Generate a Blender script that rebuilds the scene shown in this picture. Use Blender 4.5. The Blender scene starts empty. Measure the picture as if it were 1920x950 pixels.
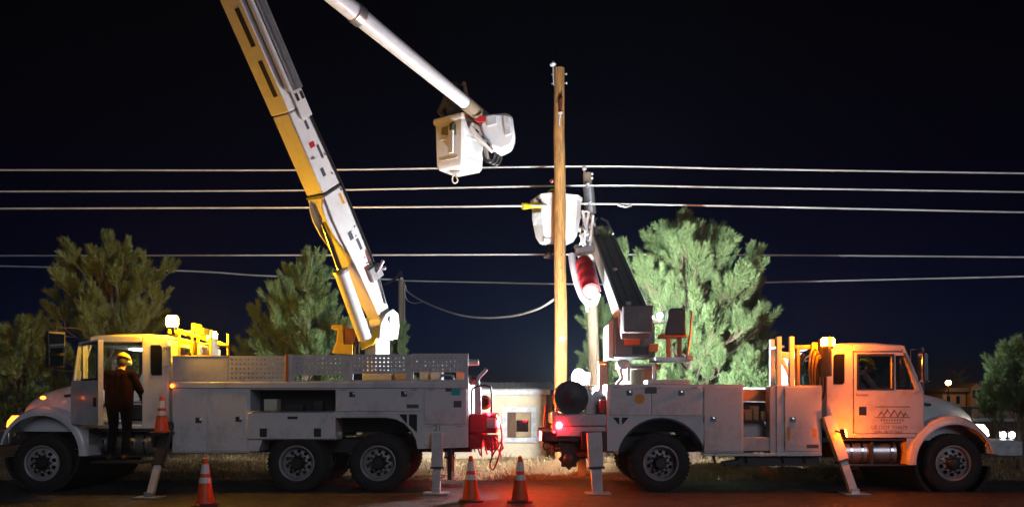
import bpy, math, random
import numpy as np
from mathutils import Vector, Matrix

# ------------------------------------------------------------------ camera, sky, sun, exposure
sc = bpy.context.scene
col = sc.collection
F = 1500.0
cam = bpy.data.objects.new('camera', bpy.data.cameras.new('camera'))
col.objects.link(cam)
cam.location = (0, 0, 1.5)
cam.rotation_euler = (math.radians(90), 0, 0)
cam.data.sensor_width = 36
cam.data.lens = 36 * F / 1920
cam.data.shift_y = 280 / 1920
cam.data.clip_end = 3000
sc.camera = cam

world = bpy.data.worlds.new('World')
sc.world = world
world.use_nodes = True
wn = world.node_tree
sky = wn.nodes.new('ShaderNodeTexSky')
sky.sky_type = 'NISHITA'
sky.sun_disc = False
sky.sun_elevation = math.radians(-7.1)
sky.sun_rotation = math.radians(2)
sky.air_density = 1.0
sky.dust_density = 0.0
sky.ozone_density = 6.0
wn.links.new(sky.outputs[0], wn.nodes['Background'].inputs[0])
wn.nodes['Background'].inputs[1].default_value = 1.05

sun = bpy.data.objects.new('sun', bpy.data.lights.new('sun', 'SUN'))
col.objects.link(sun)
sun.data.energy = 0.40
sun.data.angle = math.radians(25)
sun.data.color = (0.78, 0.84, 1.0)
sun.rotation_euler = (math.radians(70), 0, math.radians(20))

sc.view_settings.view_transform = 'Standard'
sc.view_settings.look = 'None'
sc.view_settings.exposure = 0
sc.view_settings.gamma = 1
sc.cycles.max_bounces = 6
sc.cycles.diffuse_bounces = 3
sc.cycles.glossy_bounces = 3
sc.cycles.transparent_max_bounces = 12
sc.cycles.sample_clamp_indirect = 3
sc.cycles.sample_clamp_direct = 0
sc.cycles.caustics_reflective = False
sc.cycles.caustics_refractive = False

rnd = random.Random(7)
R = math.radians
PI = math.pi


def P(px, py, Y):
    return Vector(((px - 960) / F * Y, Y, 1.5 + (755 - py) / F * Y))


K = F / 13.4
YN, YF, YM = 13.4, 15.8, 14.6


def X(px):
    return (px - 960) / K


def Z(py):
    return 1.5 + (755 - py) / K


# ------------------------------------------------------------------ materials
def mat(name, color, rough=0.5, metal=0.0, var=0.0, vscale=6.0, bump=0.0, bscale=40.0, dirt=None, dirt_amt=0.0,
        spec=0.5, coat=0.0, stretch=(1, 1, 1), rvar=0.0):
    m = bpy.data.materials.new(name)
    m.use_nodes = True
    nt = m.node_tree
    b = nt.nodes['Principled BSDF']
    b.inputs['Base Color'].default_value = (*color, 1)
    b.inputs['Roughness'].default_value = rough
    b.inputs['Metallic'].default_value = metal
    b.inputs['Specular IOR Level'].default_value = spec
    b.inputs['Coat Weight'].default_value = coat
    if var or bump or dirt or rvar:
        tc = nt.nodes.new('ShaderNodeTexCoord')
        mp = nt.nodes.new('ShaderNodeMapping')
        mp.inputs['Scale'].default_value = stretch
        nt.links.new(tc.outputs['Object'], mp.inputs[0])
        src = None
        if var:
            n = nt.nodes.new('ShaderNodeTexNoise')
            n.inputs['Scale'].default_value = vscale
            n.inputs['Detail'].default_value = 6
            n.inputs['Roughness'].default_value = 0.65
            nt.links.new(mp.outputs[0], n.inputs['Vector'])
            cr = nt.nodes.new('ShaderNodeValToRGB')
            cr.color_ramp.elements[0].position = 0.3
            cr.color_ramp.elements[1].position = 0.72
            cr.color_ramp.elements[0].color = tuple(max(0, c * (1 - var)) for c in color) + (1,)
            cr.color_ramp.elements[1].color = tuple(min(1, c * (1 + var)) for c in color) + (1,)
            nt.links.new(n.outputs[0], cr.inputs[0])
            src = cr.outputs[0]
            nt.links.new(src, b.inputs['Base Color'])
        if dirt:
            n2 = nt.nodes.new('ShaderNodeTexNoise')
            n2.inputs['Scale'].default_value = vscale * 0.6
            n2.inputs['Detail'].default_value = 9
            n2.inputs['Roughness'].default_value = 0.75
            nt.links.new(mp.outputs[0], n2.inputs['Vector'])
            c2 = nt.nodes.new('ShaderNodeValToRGB')
            c2.color_ramp.elements[0].position = 0.5
            c2.color_ramp.elements[1].position = 0.72
            c2.color_ramp.elements[0].color = (0, 0, 0, 1)
            c2.color_ramp.elements[1].color = (dirt_amt, dirt_amt, dirt_amt, 1)
            nt.links.new(n2.outputs[0], c2.inputs[0])
            mx = nt.nodes.new('ShaderNodeMixRGB')
            nt.links.new(c2.outputs[0], mx.inputs[0])
            if src:
                nt.links.new(src, mx.inputs[1])
            else:
                mx.inputs[1].default_value = (*color, 1)
            mx.inputs[2].default_value = (*dirt, 1)
            nt.links.new(mx.outputs[0], b.inputs['Base Color'])
        if rvar:
            n4 = nt.nodes.new('ShaderNodeTexNoise')
            n4.inputs['Scale'].default_value = vscale * 1.7
            n4.inputs['Detail'].default_value = 5
            nt.links.new(mp.outputs[0], n4.inputs['Vector'])
            mr = nt.nodes.new('ShaderNodeMapRange')
            mr.inputs['To Min'].default_value = max(0.03, rough - rvar)
            mr.inputs['To Max'].default_value = min(1, rough + rvar)
            nt.links.new(n4.outputs[0], mr.inputs[0])
            nt.links.new(mr.outputs[0], b.inputs['Roughness'])
        if bump:
            n3 = nt.nodes.new('ShaderNodeTexNoise')
            n3.inputs['Scale'].default_value = bscale
            n3.inputs['Detail'].default_value = 6
            nt.links.new(mp.outputs[0], n3.inputs['Vector'])
            bp = nt.nodes.new('ShaderNodeBump')
            bp.inputs['Strength'].default_value = bump
            bp.inputs['Distance'].default_value = 0.03
            nt.links.new(n3.outputs[0], bp.inputs['Height'])
            nt.links.new(bp.outputs[0], b.inputs['Normal'])
    return m


def emi(name, color, strength):
    m = bpy.data.materials.new(name)
    m.use_nodes = True
    nt = m.node_tree
    nt.nodes.remove(nt.nodes['Principled BSDF'])
    e = nt.nodes.new('ShaderNodeEmission')
    e.inputs[0].default_value = (*color, 1)
    e.inputs[1].default_value = strength
    nt.links.new(e.outputs[0], nt.nodes['Material Output'].inputs[0])
    return m


def glassmat(name, tint, mixv):
    m = bpy.data.materials.new(name)
    m.use_nodes = True
    nt = m.node_tree
    nt.nodes.remove(nt.nodes['Principled BSDF'])
    t = nt.nodes.new('ShaderNodeBsdfTransparent')
    t.inputs[0].default_value = (*tint, 1)
    g = nt.nodes.new('ShaderNodeBsdfGlossy')
    g.inputs['Roughness'].default_value = 0.03
    x = nt.nodes.new('ShaderNodeMixShader')
    x.inputs[0].default_value = mixv
    nt.links.new(t.outputs[0], x.inputs[1])
    nt.links.new(g.outputs[0], x.inputs[2])
    nt.links.new(x.outputs[0], nt.nodes['Material Output'].inputs[0])
    return m


M = {}
M['white'] = mat('white_paint', (0.66, 0.66, 0.68), 0.34, var=0.05, vscale=2.5, dirt=(0.24, 0.19, 0.15), dirt_amt=0.6, coat=0.25, rvar=0.12, bump=0.05, bscale=3)
M['grey_white'] = mat('aged_white_paint', (0.55, 0.55, 0.57), 0.4, var=0.07, vscale=3, dirt=(0.2, 0.16, 0.13), dirt_amt=0.65, coat=0.1, rvar=0.12, bump=0.05, bscale=3)
M['boomwhite'] = mat('boom_white', (0.72, 0.71, 0.68), 0.42, var=0.05, vscale=4, dirt=(0.3, 0.26, 0.2), dirt_amt=0.35, rvar=0.1)
M['fibre'] = mat('fibreglass', (0.72, 0.74, 0.76), 0.38, var=0.06, vscale=5, dirt=(0.36, 0.37, 0.38), dirt_amt=0.45)
M['dark'] = mat('dark_steel', (0.035, 0.035, 0.038), 0.5, 0.3, var=0.3, vscale=8)
M['boomdark'] = mat('grey_boom_steel', (0.10, 0.10, 0.105), 0.42, 0.2, var=0.2, vscale=5, rvar=0.1, dirt=(0.2, 0.2, 0.19), dirt_amt=0.4)
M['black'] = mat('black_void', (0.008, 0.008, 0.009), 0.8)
M['rubber'] = mat('tyre_rubber', (0.013, 0.0125, 0.0125), 0.8, var=0.3, vscale=12, dirt=(0.045, 0.038, 0.03), dirt_amt=0.45)
M['rim'] = mat('rim_steel', (0.33, 0.32, 0.32), 0.5, 0.2, var=0.15, vscale=9, dirt=(0.12, 0.1, 0.08), dirt_amt=0.7)
M['hub'] = mat('hub_grease', (0.03, 0.028, 0.027), 0.5, 0.4)
M['chrome'] = mat('chrome', (0.75, 0.75, 0.77), 0.15, 1.0)
M['galv'] = mat('galvanised', (0.5, 0.51, 0.52), 0.38, 0.8, var=0.15, vscale=14)
M['alu'] = mat('brushed_aluminium', (0.55, 0.55, 0.56), 0.3, 0.9, rvar=0.1, vscale=6)
M['glass'] = glassmat('window_glass', (0.75, 0.8, 0.8), 0.1)
M['glassdark'] = mat('dark_glass', (0.01, 0.011, 0.013), 0.05, spec=0.8)
M['mirror'] = mat('mirror_glass', (0.8, 0.8, 0.8), 0.03, 1.0)
M['redpaint'] = mat('red_paint', (0.45, 0.02, 0.025), 0.4, var=0.15, vscale=10)
M['redlens'] = emi('red_lens', (1, 0.01, 0.02), 45)
M['redlens3'] = emi('red_lens_rear', (1, 0.012, 0.02), 1000)
M['redlens2'] = emi('red_lens_bright', (1, 0.012, 0.02), 150)
M['orangecone'] = mat('cone_orange', (0.85, 0.095, 0.018), 0.5, var=0.12, vscale=12, dirt=(0.2, 0.05, 0.03), dirt_amt=0.5)
M['reflect'] = mat('reflective_collar', (0.72, 0.7, 0.68), 0.35, var=0.1, vscale=20)
M['conebase'] = mat('cone_base', (0.10, 0.035, 0.02), 0.7, var=0.3, vscale=14)
M['yellow'] = mat('yellow_paint', (0.68, 0.42, 0.015), 0.4, var=0.08, vscale=8)
M['yellowcover'] = mat('yellow_rubber', (0.75, 0.62, 0.02), 0.45)
M['orange'] = mat('orange_paint', (0.55, 0.17, 0.02), 0.45, var=0.1)
M['wood'] = mat('pole_wood', (0.44, 0.225, 0.065), 0.8, var=0.55, vscale=7, stretch=(7, 7, 0.45), bump=0.9, bscale=14, dirt=(0.07, 0.038, 0.018), dirt_amt=0.9)
M['oldwood'] = mat('old_pole_wood', (0.24, 0.19, 0.13), 0.85, var=0.4, vscale=9, stretch=(6, 6, 0.35), bump=0.5, bscale=12)
M['board'] = mat('weathered_board', (0.30, 0.31, 0.31), 0.85, var=0.35, vscale=6, stretch=(5, 1, 5), bump=0.3)
M['frameboard'] = mat('pale_frame_board', (0.5, 0.53, 0.56), 0.8, var=0.3, vscale=8)
M['ply'] = mat('plywood', (0.34, 0.25, 0.15), 0.8, var=0.25, vscale=6)
M['brownboard'] = mat('brown_board', (0.11, 0.06, 0.035), 0.85, var=0.4, vscale=5, stretch=(4, 4, 0.6))
M['stucco'] = mat('cream_stucco', (0.60, 0.54, 0.40), 0.9, var=0.14, vscale=2.2, dirt=(0.33, 0.26, 0.16), dirt_amt=0.55, bump=0.25, bscale=25)
M['porcelain'] = mat('grey_insulator', (0.5, 0.54, 0.58), 0.25)
M['brownins'] = mat('brown_insulator', (0.09, 0.02, 0.012), 0.25)
M['wire'] = mat('bare_wire', (0.75, 0.75, 0.74), 0.4, 0.3, var=0.25, vscale=1.2)
M['hose'] = mat('black_hose', (0.02, 0.02, 0.02), 0.4)
M['redhose'] = mat('red_hose', (0.35, 0.03, 0.03), 0.45)
M['rope'] = mat('pale_rope', (0.6, 0.57, 0.48), 0.8)
M['teal'] = mat('teal_sticker', (0.02, 0.42, 0.45), 0.3)
M['amber_sticker'] = mat('amber_sticker', (0.75, 0.3, 0.02), 0.3)
M['sticker'] = mat('dark_sticker', (0.07, 0.07, 0.08), 0.5)
M['logo'] = mat('logo_brown', (0.26, 0.17, 0.12), 0.5, var=0.4, vscale=30)
M['paper'] = mat('placard', (0.62, 0.6, 0.5), 0.6)
M['seat'] = mat('seat_vinyl', (0.02, 0.02, 0.022), 0.45)
M['interior'] = mat('cab_trim', (0.30, 0.31, 0.32), 0.7, var=0.1)
M['cargo'] = mat('cargo_cream', (0.6, 0.56, 0.45), 0.6, var=0.1)
M['plank'] = mat('cargo_plank', (0.42, 0.27, 0.13), 0.75, var=0.25, vscale=7, stretch=(0.6, 4, 4))
M['amber'] = emi('amber_beacon', (1, 0.46, 0.01), 820)
M['amber2'] = emi('orange_beacon', (1, 0.16, 0.003), 800)
M['marker'] = emi('orange_marker', (1, 0.15, 0.012), 9)
M['flasher'] = emi('amber_flasher', (1, 0.14, 0.002), 480)
M['head'] = emi('head_lamp', (1, 0.82, 0.6), 16)
M['fog'] = emi('fog_lamp', (0.9, 0.95, 1), 14)
M['flood'] = emi('flood_lamp', (0.84, 0.93, 1), 3000)
M['flood2'] = emi('flood_panel', (1, 0.96, 0.84), 1500)
M['led'] = emi('led_lamp', (0.75, 0.9, 1), 60)
M['ledlens'] = emi('led_lens', (0.92, 0.97, 1), 16000)
M['dome'] = emi('dome_lamp', (0.75, 0.85, 1), 60)
M['farlamp'] = emi('porch_lamp', (1, 0.45, 0.08), 90)
M['jacket'] = mat('dark_jacket', (0.012, 0.0034, 0.002), 0.95, spec=0.05, var=0.25, vscale=9, bump=0.4, bscale=14)
M['olive'] = mat('olive_jacket', (0.06, 0.055, 0.03), 0.85, var=0.45, vscale=12, bump=0.4, bscale=14)
M['greyshirt'] = mat('grey_shirt', (0.33, 0.32, 0.32), 0.85, var=0.2, vscale=9, bump=0.3, bscale=14)
M['trouser'] = mat('dark_trousers', (0.006, 0.006, 0.008), 0.95, spec=0.05, var=0.2, vscale=9, bump=0.3, bscale=14)
M['boot'] = mat('boot_leather', (0.03, 0.018, 0.01), 0.6)
M['skin'] = mat('skin', (0.45, 0.26, 0.18), 0.55)
M['hair'] = mat('dark_hair', (0.02, 0.013, 0.01), 0.7)
M['glove'] = mat('leather_glove', (0.42, 0.2, 0.07), 0.7, var=0.2)
M['hat'] = mat('yellow_hard_hat', (0.72, 0.5, 0.05), 0.3)
M['hatgreen'] = mat('lime_hard_hat', (0.55, 0.7, 0.03), 0.35)
M['muff'] = mat('white_ear_muff', (0.7, 0.7, 0.7), 0.4)
M['housewall'] = mat('far_house_wall', (0.28, 0.19, 0.1), 0.8)
M['houseroof'] = mat('far_house_roof', (0.12, 0.09, 0.07), 0.8)
M['bark'] = mat('pine_bark', (0.17, 0.12, 0.085), 0.9, var=0.4, vscale=6, stretch=(4, 4, 1), bump=0.6, bscale=14)


def needle_mat(name, c1, c2):
    m = bpy.data.materials.new(name)
    m.use_nodes = True
    nt = m.node_tree
    b = nt.nodes['Principled BSDF']
    b.inputs['Roughness'].default_value = 0.55
    b.inputs['Specular IOR Level'].default_value = 0.3
    tc = nt.nodes.new('ShaderNodeTexCoord')
    n = nt.nodes.new('ShaderNodeTexNoise')
    n.inputs['Scale'].default_value = 1.6
    n.inputs['Detail'].default_value = 4
    nt.links.new(tc.outputs['Object'], n.inputs['Vector'])
    g = nt.nodes.new('ShaderNodeNewGeometry')
    ad = nt.nodes.new('ShaderNodeMath')
    ad.operation = 'MULTIPLY_ADD'
    ad.inputs[1].default_value = 0.5
    nt.links.new(g.outputs['Random Per Island'], ad.inputs[0])
    nt.links.new(n.outputs[0], ad.inputs[2])
    cr = nt.nodes.new('ShaderNodeValToRGB')
    cr.color_ramp.elements[0].position = 0.35
    cr.color_ramp.elements[1].position = 1.0
    cr.color_ramp.elements[0].color = (*c1, 1)
    cr.color_ramp.elements[1].color = (*c2, 1)
    nt.links.new(ad.outputs[0], cr.inputs[0])
    nt.links.new(cr.outputs[0], b.inputs['Base Color'])
    return m


M['needle'] = needle_mat('pine_needles', (0.08, 0.135, 0.045), (0.18, 0.26, 0.11))
M['needle2'] = needle_mat('olive_pine_needles', (0.085, 0.105, 0.03), (0.19, 0.22, 0.075))


# ------------------------------------------------------------------ mesh builder
ORG = {}


class MB:
    def __init__(s):
        s.v = []
        s.f = []

    def add(s, vs, fs):
        o = len(s.v)
        s.v += [tuple(p) for p in vs]
        s.f += [tuple(i + o for i in f) for f in fs]
        return s

    def box(s, x0, x1, y0, y1, z0, z1):
        x0, x1 = min(x0, x1), max(x0, x1)
        z0, z1 = min(z0, z1), max(z0, z1)
        y0, y1 = min(y0, y1), max(y0, y1)
        return s.add([(x0, y0, z0), (x1, y0, z0), (x1, y1, z0), (x0, y1, z0), (x0, y0, z1), (x1, y0, z1), (x1, y1, z1), (x0, y1, z1)],
                     [(0, 3, 2, 1), (4, 5, 6, 7), (0, 1, 5, 4), (1, 2, 6, 5), (2, 3, 7, 6), (3, 0, 4, 7)])

    def obox(s, c, a, b, d):  # oriented box, half-extent vectors
        c, a, b, d = Vector(c), Vector(a), Vector(b), Vector(d)
        vs = [c + a * i + b * j + d * k for k in (-1, 1) for j in (-1, 1) for i in (-1, 1)]
        fs = [(0, 2, 3, 1), (4, 5, 7, 6), (0, 1, 5, 4), (2, 6, 7, 3), (0, 4, 6, 2), (1, 3, 7, 5)]
        return s.add(vs, fs)

    def prism(s, pts, y0, y1):  # polygon in (x,z), extruded along y
        ar = sum(pts[i][0] * pts[(i + 1) % len(pts)][1] - pts[(i + 1) % len(pts)][0] * pts[i][1] for i in range(len(pts)))
        if ar < 0:
            pts = pts[::-1]
        y0, y1 = min(y0, y1), max(y0, y1)
        n = len(pts)
        vs = [(x, y0, z) for x, z in pts] + [(x, y1, z) for x, z in pts]
        fs = [tuple(range(n)), tuple(range(2 * n - 1, n - 1, -1))]
        for i in range(n):
            j = (i + 1) % n
            fs.append((i, i + n, j + n, j))
        return s.add(vs, fs)

    def loft(s, rings, cap=True, closed=True):
        n = len(rings[0])
        vs = [p for r in rings for p in r]
        fs = []
        for k in range(len(rings) - 1):
            for i in range(n if closed else n - 1):
                j = (i + 1) % n
                fs.append((k * n + i, k * n + j, (k + 1) * n + j, (k + 1) * n + i))
        if cap and closed:
            fs.append(tuple(range(n - 1, -1, -1)))
            fs.append(tuple(range((len(rings) - 1) * n, len(rings) * n)))
        return s.add(vs, fs)

    def tube(s, pts, r, seg=10):
        pts = [Vector(p) for p in pts]
        if not hasattr(r, '__len__'):
            r = [r] * len(pts)
        rings = []
        up = None
        for i, p in enumerate(pts):
            d = (pts[min(i + 1, len(pts) - 1)] - pts[max(i - 1, 0)]).normalized()
            if up is None:
                up = Vector((0, 0, 1)) if abs(d.z) < 0.9 else Vector((1, 0, 0))
            a = d.cross(up).normalized()
            b = a.cross(d).normalized()
            up = b
            rings.append([p + (a * math.cos(2 * PI * k / seg) + b * math.sin(2 * PI * k / seg)) * r[i] for k in range(seg)])
        return s.loft(rings)

    def lathe(s, c, axis, prof, seg=28, closed_prof=False):
        c = Vector(c)
        ax = Vector(axis).normalized()
        t = Vector((0, 0, 1)) if abs(ax.z) < 0.9 else Vector((1, 0, 0))
        a = ax.cross(t).normalized()
        b = ax.cross(a).normalized()
        rings = [[c + ax * h + (a * math.cos(2 * PI * k / seg) + b * math.sin(2 * PI * k / seg)) * max(r, 1e-4) for k in range(seg)] for r, h in prof]
        if closed_prof:
            rings.append(rings[0])
            return s.loft(rings, cap=False)
        return s.loft(rings)

    def ball(s, c, r, seg=12, sq=(1, 1, 1)):
        c = Vector(c)
        rings = []
        nr = max(4, seg // 2)
        for i in range(nr + 1):
            t = PI * i / nr
            rr = max(math.sin(t), 1e-3)
            rings.append([c + Vector((rr * math.cos(2 * PI * k / seg) * sq[0], rr * math.sin(2 * PI * k / seg) * sq[1], -math.cos(t) * sq[2])) * r for k in range(seg)])
        return s.loft(rings)

    def plate(s, x0, x1, z0, z1, y0, y1, holes):
        xs = sorted(set([x0, x1] + [h[0] for h in holes] + [h[1] for h in holes]))
        zs = sorted(set([z0, z1] + [h[2] for h in holes] + [h[3] for h in holes]))
        nx, nz = len(xs) - 1, len(zs) - 1
        sol = [[True] * nz for _ in range(nx)]
        for i in range(nx):
            for j in range(nz):
                cx, cz = (xs[i] + xs[i + 1]) / 2, (zs[j] + zs[j + 1]) / 2
                for h in holes:
                    if h[0] < cx < h[1] and h[2] < cz < h[3]:
                        sol[i][j] = False
        vs = [(x, y, z) for y in (y0, y1) for x in xs for z in zs]
        W = (nx + 1) * (nz + 1)

        def vi(i, j, k):
            return k * W + i * (nz + 1) + j
        fs = []
        for i in range(nx):
            for j in range(nz):
                if not sol[i][j]:
                    continue
                fs.append((vi(i, j, 0), vi(i + 1, j, 0), vi(i + 1, j + 1, 0), vi(i, j + 1, 0)))
                fs.append((vi(i, j, 1), vi(i, j + 1, 1), vi(i + 1, j + 1, 1), vi(i + 1, j, 1)))
                if i == 0 or not sol[i - 1][j]:
                    fs.append((vi(i, j, 0), vi(i, j + 1, 0), vi(i, j + 1, 1), vi(i, j, 1)))
                if i == nx - 1 or not sol[i + 1][j]:
                    fs.append((vi(i + 1, j, 0), vi(i + 1, j, 1), vi(i + 1, j + 1, 1), vi(i + 1, j + 1, 0)))
                if j == 0 or not sol[i][j - 1]:
                    fs.append((vi(i, j, 0), vi(i, j, 1), vi(i + 1, j, 1), vi(i + 1, j, 0)))
                if j == nz - 1 or not sol[i][j + 1]:
                    fs.append((vi(i, j + 1, 0), vi(i + 1, j + 1, 0), vi(i + 1, j + 1, 1), vi(i, j + 1, 1)))
        return s.add(vs, fs)

    def build(s, name, m, parent=None, bevel=0, smooth=True, org=None, sharp=0.6):
        v = np.array(s.v, dtype=float)
        c = Vector(org) if org is not None else Vector((v.min(0) + v.max(0)) / 2)
        me = bpy.data.meshes.new(name)
        me.from_pydata([tuple(p) for p in (v - np.array(c))], [], s.f)
        me.materials.append(M[m] if isinstance(m, str) else m)
        if smooth:
            me.polygons.foreach_set('use_smooth', [True] * len(me.polygons))
            me.set_sharp_from_angle(angle=sharp)
        o = bpy.data.objects.new(name, me)
        col.objects.link(o)
        place(o, c, parent)
        if bevel:
            b = o.modifiers.new('bevel', 'BEVEL')
            b.width = bevel
            b.segments = 2
            b.limit_method = 'ANGLE'
            b.angle_limit = 0.6
        return o


def place(o, c, parent=None):
    ORG[o.name] = Vector(c)
    if parent is not None:
        o.parent = parent
        o.location = Vector(c) - ORG[parent.name]
    else:
        o.location = c


def empty(name, loc, parent=None):
    o = bpy.data.objects.new(name, None)
    col.objects.link(o)
    o.empty_display_size = 0.2
    place(o, Vector(loc), parent)
    return o


def tag(o, label=None, cat=None, group=None, kind=None):
    if label:
        o['label'] = label
    if cat:
        o['category'] = cat
    if group:
        o['group'] = group
    if kind:
        o['kind'] = kind
    return o


def share(src, name, loc, parent, rotz=0):
    o = src.copy()
    o.name = name
    col.objects.link(o)
    place(o, Vector(loc), parent)
    o.rotation_euler.z = rotz
    return o


def B(name, m, parent, x0, x1, y0, y1, z0, z1, bevel=0.006):
    return MB().box(x0, x1, y0, y1, z0, z1).build(name, m, parent, bevel)


def arc(cx, cz, r, a0, a1, n):
    return [(cx + r * math.cos(R(a0 + (a1 - a0) * i / n)), cz + r * math.sin(R(a0 + (a1 - a0) * i / n))) for i in range(n + 1)]


def curve_pts(pts, n=8):  # Catmull-Rom
    pts = [Vector(p) for p in pts]
    q = [pts[0]] + pts + [pts[-1]]
    out = []
    for i in range(1, len(q) - 2):
        for k in range(n):
            t = k / n
            a, b, c, d = q[i - 1], q[i], q[i + 1], q[i + 2]
            out.append(0.5 * ((2 * b) + (c - a) * t + (2 * a - 5 * b + 4 * c - d) * t * t + (3 * b - a - 3 * c + d) * t ** 3))
    out.append(pts[-1])
    return out


# ------------------------------------------------------------------ ground and road
def asphalt():
    m = mat('asphalt', (0.05, 0.046, 0.045), 0.62, var=0.5, vscale=3.0, bump=1.0, bscale=38, rvar=0.15, dirt=(0.12, 0.10, 0.085), dirt_amt=0.7)
    nt = m.node_tree
    b = nt.nodes['Principled BSDF']
    src = b.inputs['Base Color'].links[0].from_socket
    tc = nt.nodes.new('ShaderNodeTexCoord')
    nz = nt.nodes.new('ShaderNodeTexNoise')
    nz.inputs['Scale'].default_value = 2.2
    nz.inputs['Detail'].default_value = 5
    nt.links.new(tc.outputs['Object'], nz.inputs['Vector'])
    mxv = nt.nodes.new('ShaderNodeMixRGB')
    mxv.inputs[0].default_value = 0.25
    nt.links.new(tc.outputs['Object'], mxv.inputs[1])
    nt.links.new(nz.outputs['Color'], mxv.inputs[2])
    vo = nt.nodes.new('ShaderNodeTexVoronoi')
    vo.feature = 'DISTANCE_TO_EDGE'
    vo.inputs['Scale'].default_value = 0.8
    nt.links.new(mxv.outputs[0], vo.inputs['Vector'])
    cr = nt.nodes.new('ShaderNodeValToRGB')
    cr.color_ramp.elements[0].position = 0.004
    cr.color_ramp.elements[0].color = (0.25, 0.25, 0.25, 1)
    cr.color_ramp.elements[1].position = 0.014
    cr.color_ramp.elements[1].color = (1, 1, 1, 1)
    nt.links.new(vo.outputs['Distance'], cr.inputs[0])
    mu = nt.nodes.new('ShaderNodeMixRGB')
    mu.blend_type = 'MULTIPLY'
    mu.inputs[0].default_value = 1
    nt.links.new(src, mu.inputs[1])
    nt.links.new(cr.outputs[0], mu.inputs[2])
    nt.links.new(mu.outputs[0], b.inputs['Base Color'])
    return m


M['asphalt'] = asphalt()
M['soil'] = mat('verge_soil', (0.24, 0.145, 0.08), 0.95, var=0.5, vscale=1.3, bump=0.9, bscale=9, dirt=(0.30, 0.26, 0.14), dirt_amt=0.8)
M['straw'] = mat('dry_grass_blades', (0.37, 0.275, 0.14), 0.8, var=0.35, vscale=1.5)


def ground_z(x, y):
    if y < 15.72:
        return -0.04
    t = min(1, (y - 15.72) / 1.2)
    z = -0.04 + 0.15 * t
    z += 0.05 * math.sin(x * 1.7 + y) * t + 0.035 * math.sin(x * 4.1 - y * 2.3) * t
    z += 0.10 * t * max(0, math.sin(x * 0.55 + 1.0)) * math.exp(-((y - 17.5) / 1.6) ** 2)
    if y > 18:
        z -= 0.25 * min(1, (y - 18) / 8)
    return z


ys = [-60, -10, 0, 8, 12, 15.4, 15.7] + [15.72 + 0.28 * i for i in range(1, 46)] + [30, 34, 40, 50, 70, 100, 160, 300, 700, 1500]
xs = [-1500, -600, -250, -100, -50, -30, -20] + [-16 + 0.4 * i for i in range(81)] + [20, 30, 50, 100, 250, 600, 1500]
gm = MB()
gm.v = [(x, y, ground_z(x, y)) for y in ys for x in xs]
nx = len(xs)
gm.f = [(j * nx + i, j * nx + i + 1, (j + 1) * nx + i + 1, (j + 1) * nx + i) for j in range(len(ys) - 1) for i in range(nx - 1)]
tag(gm.build('ground', 'soil', sharp=3), kind='structure')
rm = MB()
# road sheet with an uneven far edge where it meets the verge
n = 240
rx = [-120 + 240 * i / n for i in range(n + 1)]
rm.v = [(x, -60, 0) for x in rx] + [(x, 15.62 + 0.07 * math.sin(x * 2.3) + 0.05 * math.sin(x * 6.1 + 1), 0) for x in rx] + \
       [(x, 15.62 + 0.07 * math.sin(x * 2.3) + 0.05 * math.sin(x * 6.1 + 1) + 0.02, -0.09) for x in rx]
rm.f = [(i, i + 1, n + 2 + i, n + 1 + i) for i in range(n)] + [(n + 1 + i, n + 2 + i, 2 * n + 3 + i, 2 * n + 2 + i) for i in range(n)]
tag(rm.build('road', 'asphalt', smooth=False), kind='structure')


def grass():
    rg = np.random.default_rng(3)
    N = 26000
    px = rg.uniform(-10.5, 12.5, N)
    py = 15.85 + rg.uniform(0, 1, N) ** 1.7 * 10
    keep = (np.sin(px * 1.3 + py * 0.9) + np.sin(px * 3.1 - py * 1.7) + rg.normal(0, 0.8, N)) > -0.6
    px, py = px[keep], py[keep]
    keep = ~((px > -2.9) & (px < 1.1) & (py > 21.0))
    px, py = px[keep], py[keep]
    vs, fs = [], []
    for i in range(len(px)):
        h = rg.uniform(0.05, 0.17)
        w = rg.uniform(0.006, 0.012)
        a = rg.uniform(0, 2 * PI)
        l = rg.uniform(0.2, 0.9) * h
        b = rg.uniform(0, 2 * PI)
        z = ground_z(px[i], py[i]) - 0.01
        k = len(vs)
        vs += [(px[i] - w * math.cos(a), py[i] - w * math.sin(a), z), (px[i] + w * math.cos(a), py[i] + w * math.sin(a), z),
               (px[i] + l * math.cos(b), py[i] + l * math.sin(b), z + h)]
        fs.append((k, k + 1, k + 2))
    g = MB()
    g.v, g.f = vs, fs
    tag(g.build('dry_grass', 'straw', smooth=False), 'short dry straw coloured grass on the verge behind the trucks', 'grass', kind='stuff')


grass()


def gravel():
    rg = np.random.default_rng(9)
    g = MB()
    for i in range(2600):
        x = rg.uniform(-10.5, 12.5)
        y = 15.66 + rg.normal(0, .22) if i % 3 else rg.uniform(11.4, 15.6)
        r_ = rg.uniform(.008, .03) if i % 3 else rg.uniform(.005, .012)
        z = ground_z(x, y) if y > 15.75 else 0.0
        c = np.array([x, y, z + r_ * .3])
        vs = [c + r_ * np.array(d) * rg.uniform(.6, 1.2) for d in ((1, 0, 0), (0, 1, 0), (-1, 0, 0), (0, -1, 0), (0, 0, .8), (0, 0, -.6))]
        g.add(vs, [(0, 1, 4), (1, 2, 4), (2, 3, 4), (3, 0, 4), (1, 0, 5), (2, 1, 5), (3, 2, 5), (0, 3, 5)])
    M['pebble'] = mat('pebble_stone', (0.2, 0.17, 0.14), 0.85, var=0.4, vscale=2)
    tag(g.build('gravel', 'pebble', smooth=False), 'loose gravel along the ragged edge of the road', 'gravel', kind='stuff')


gravel()


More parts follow.
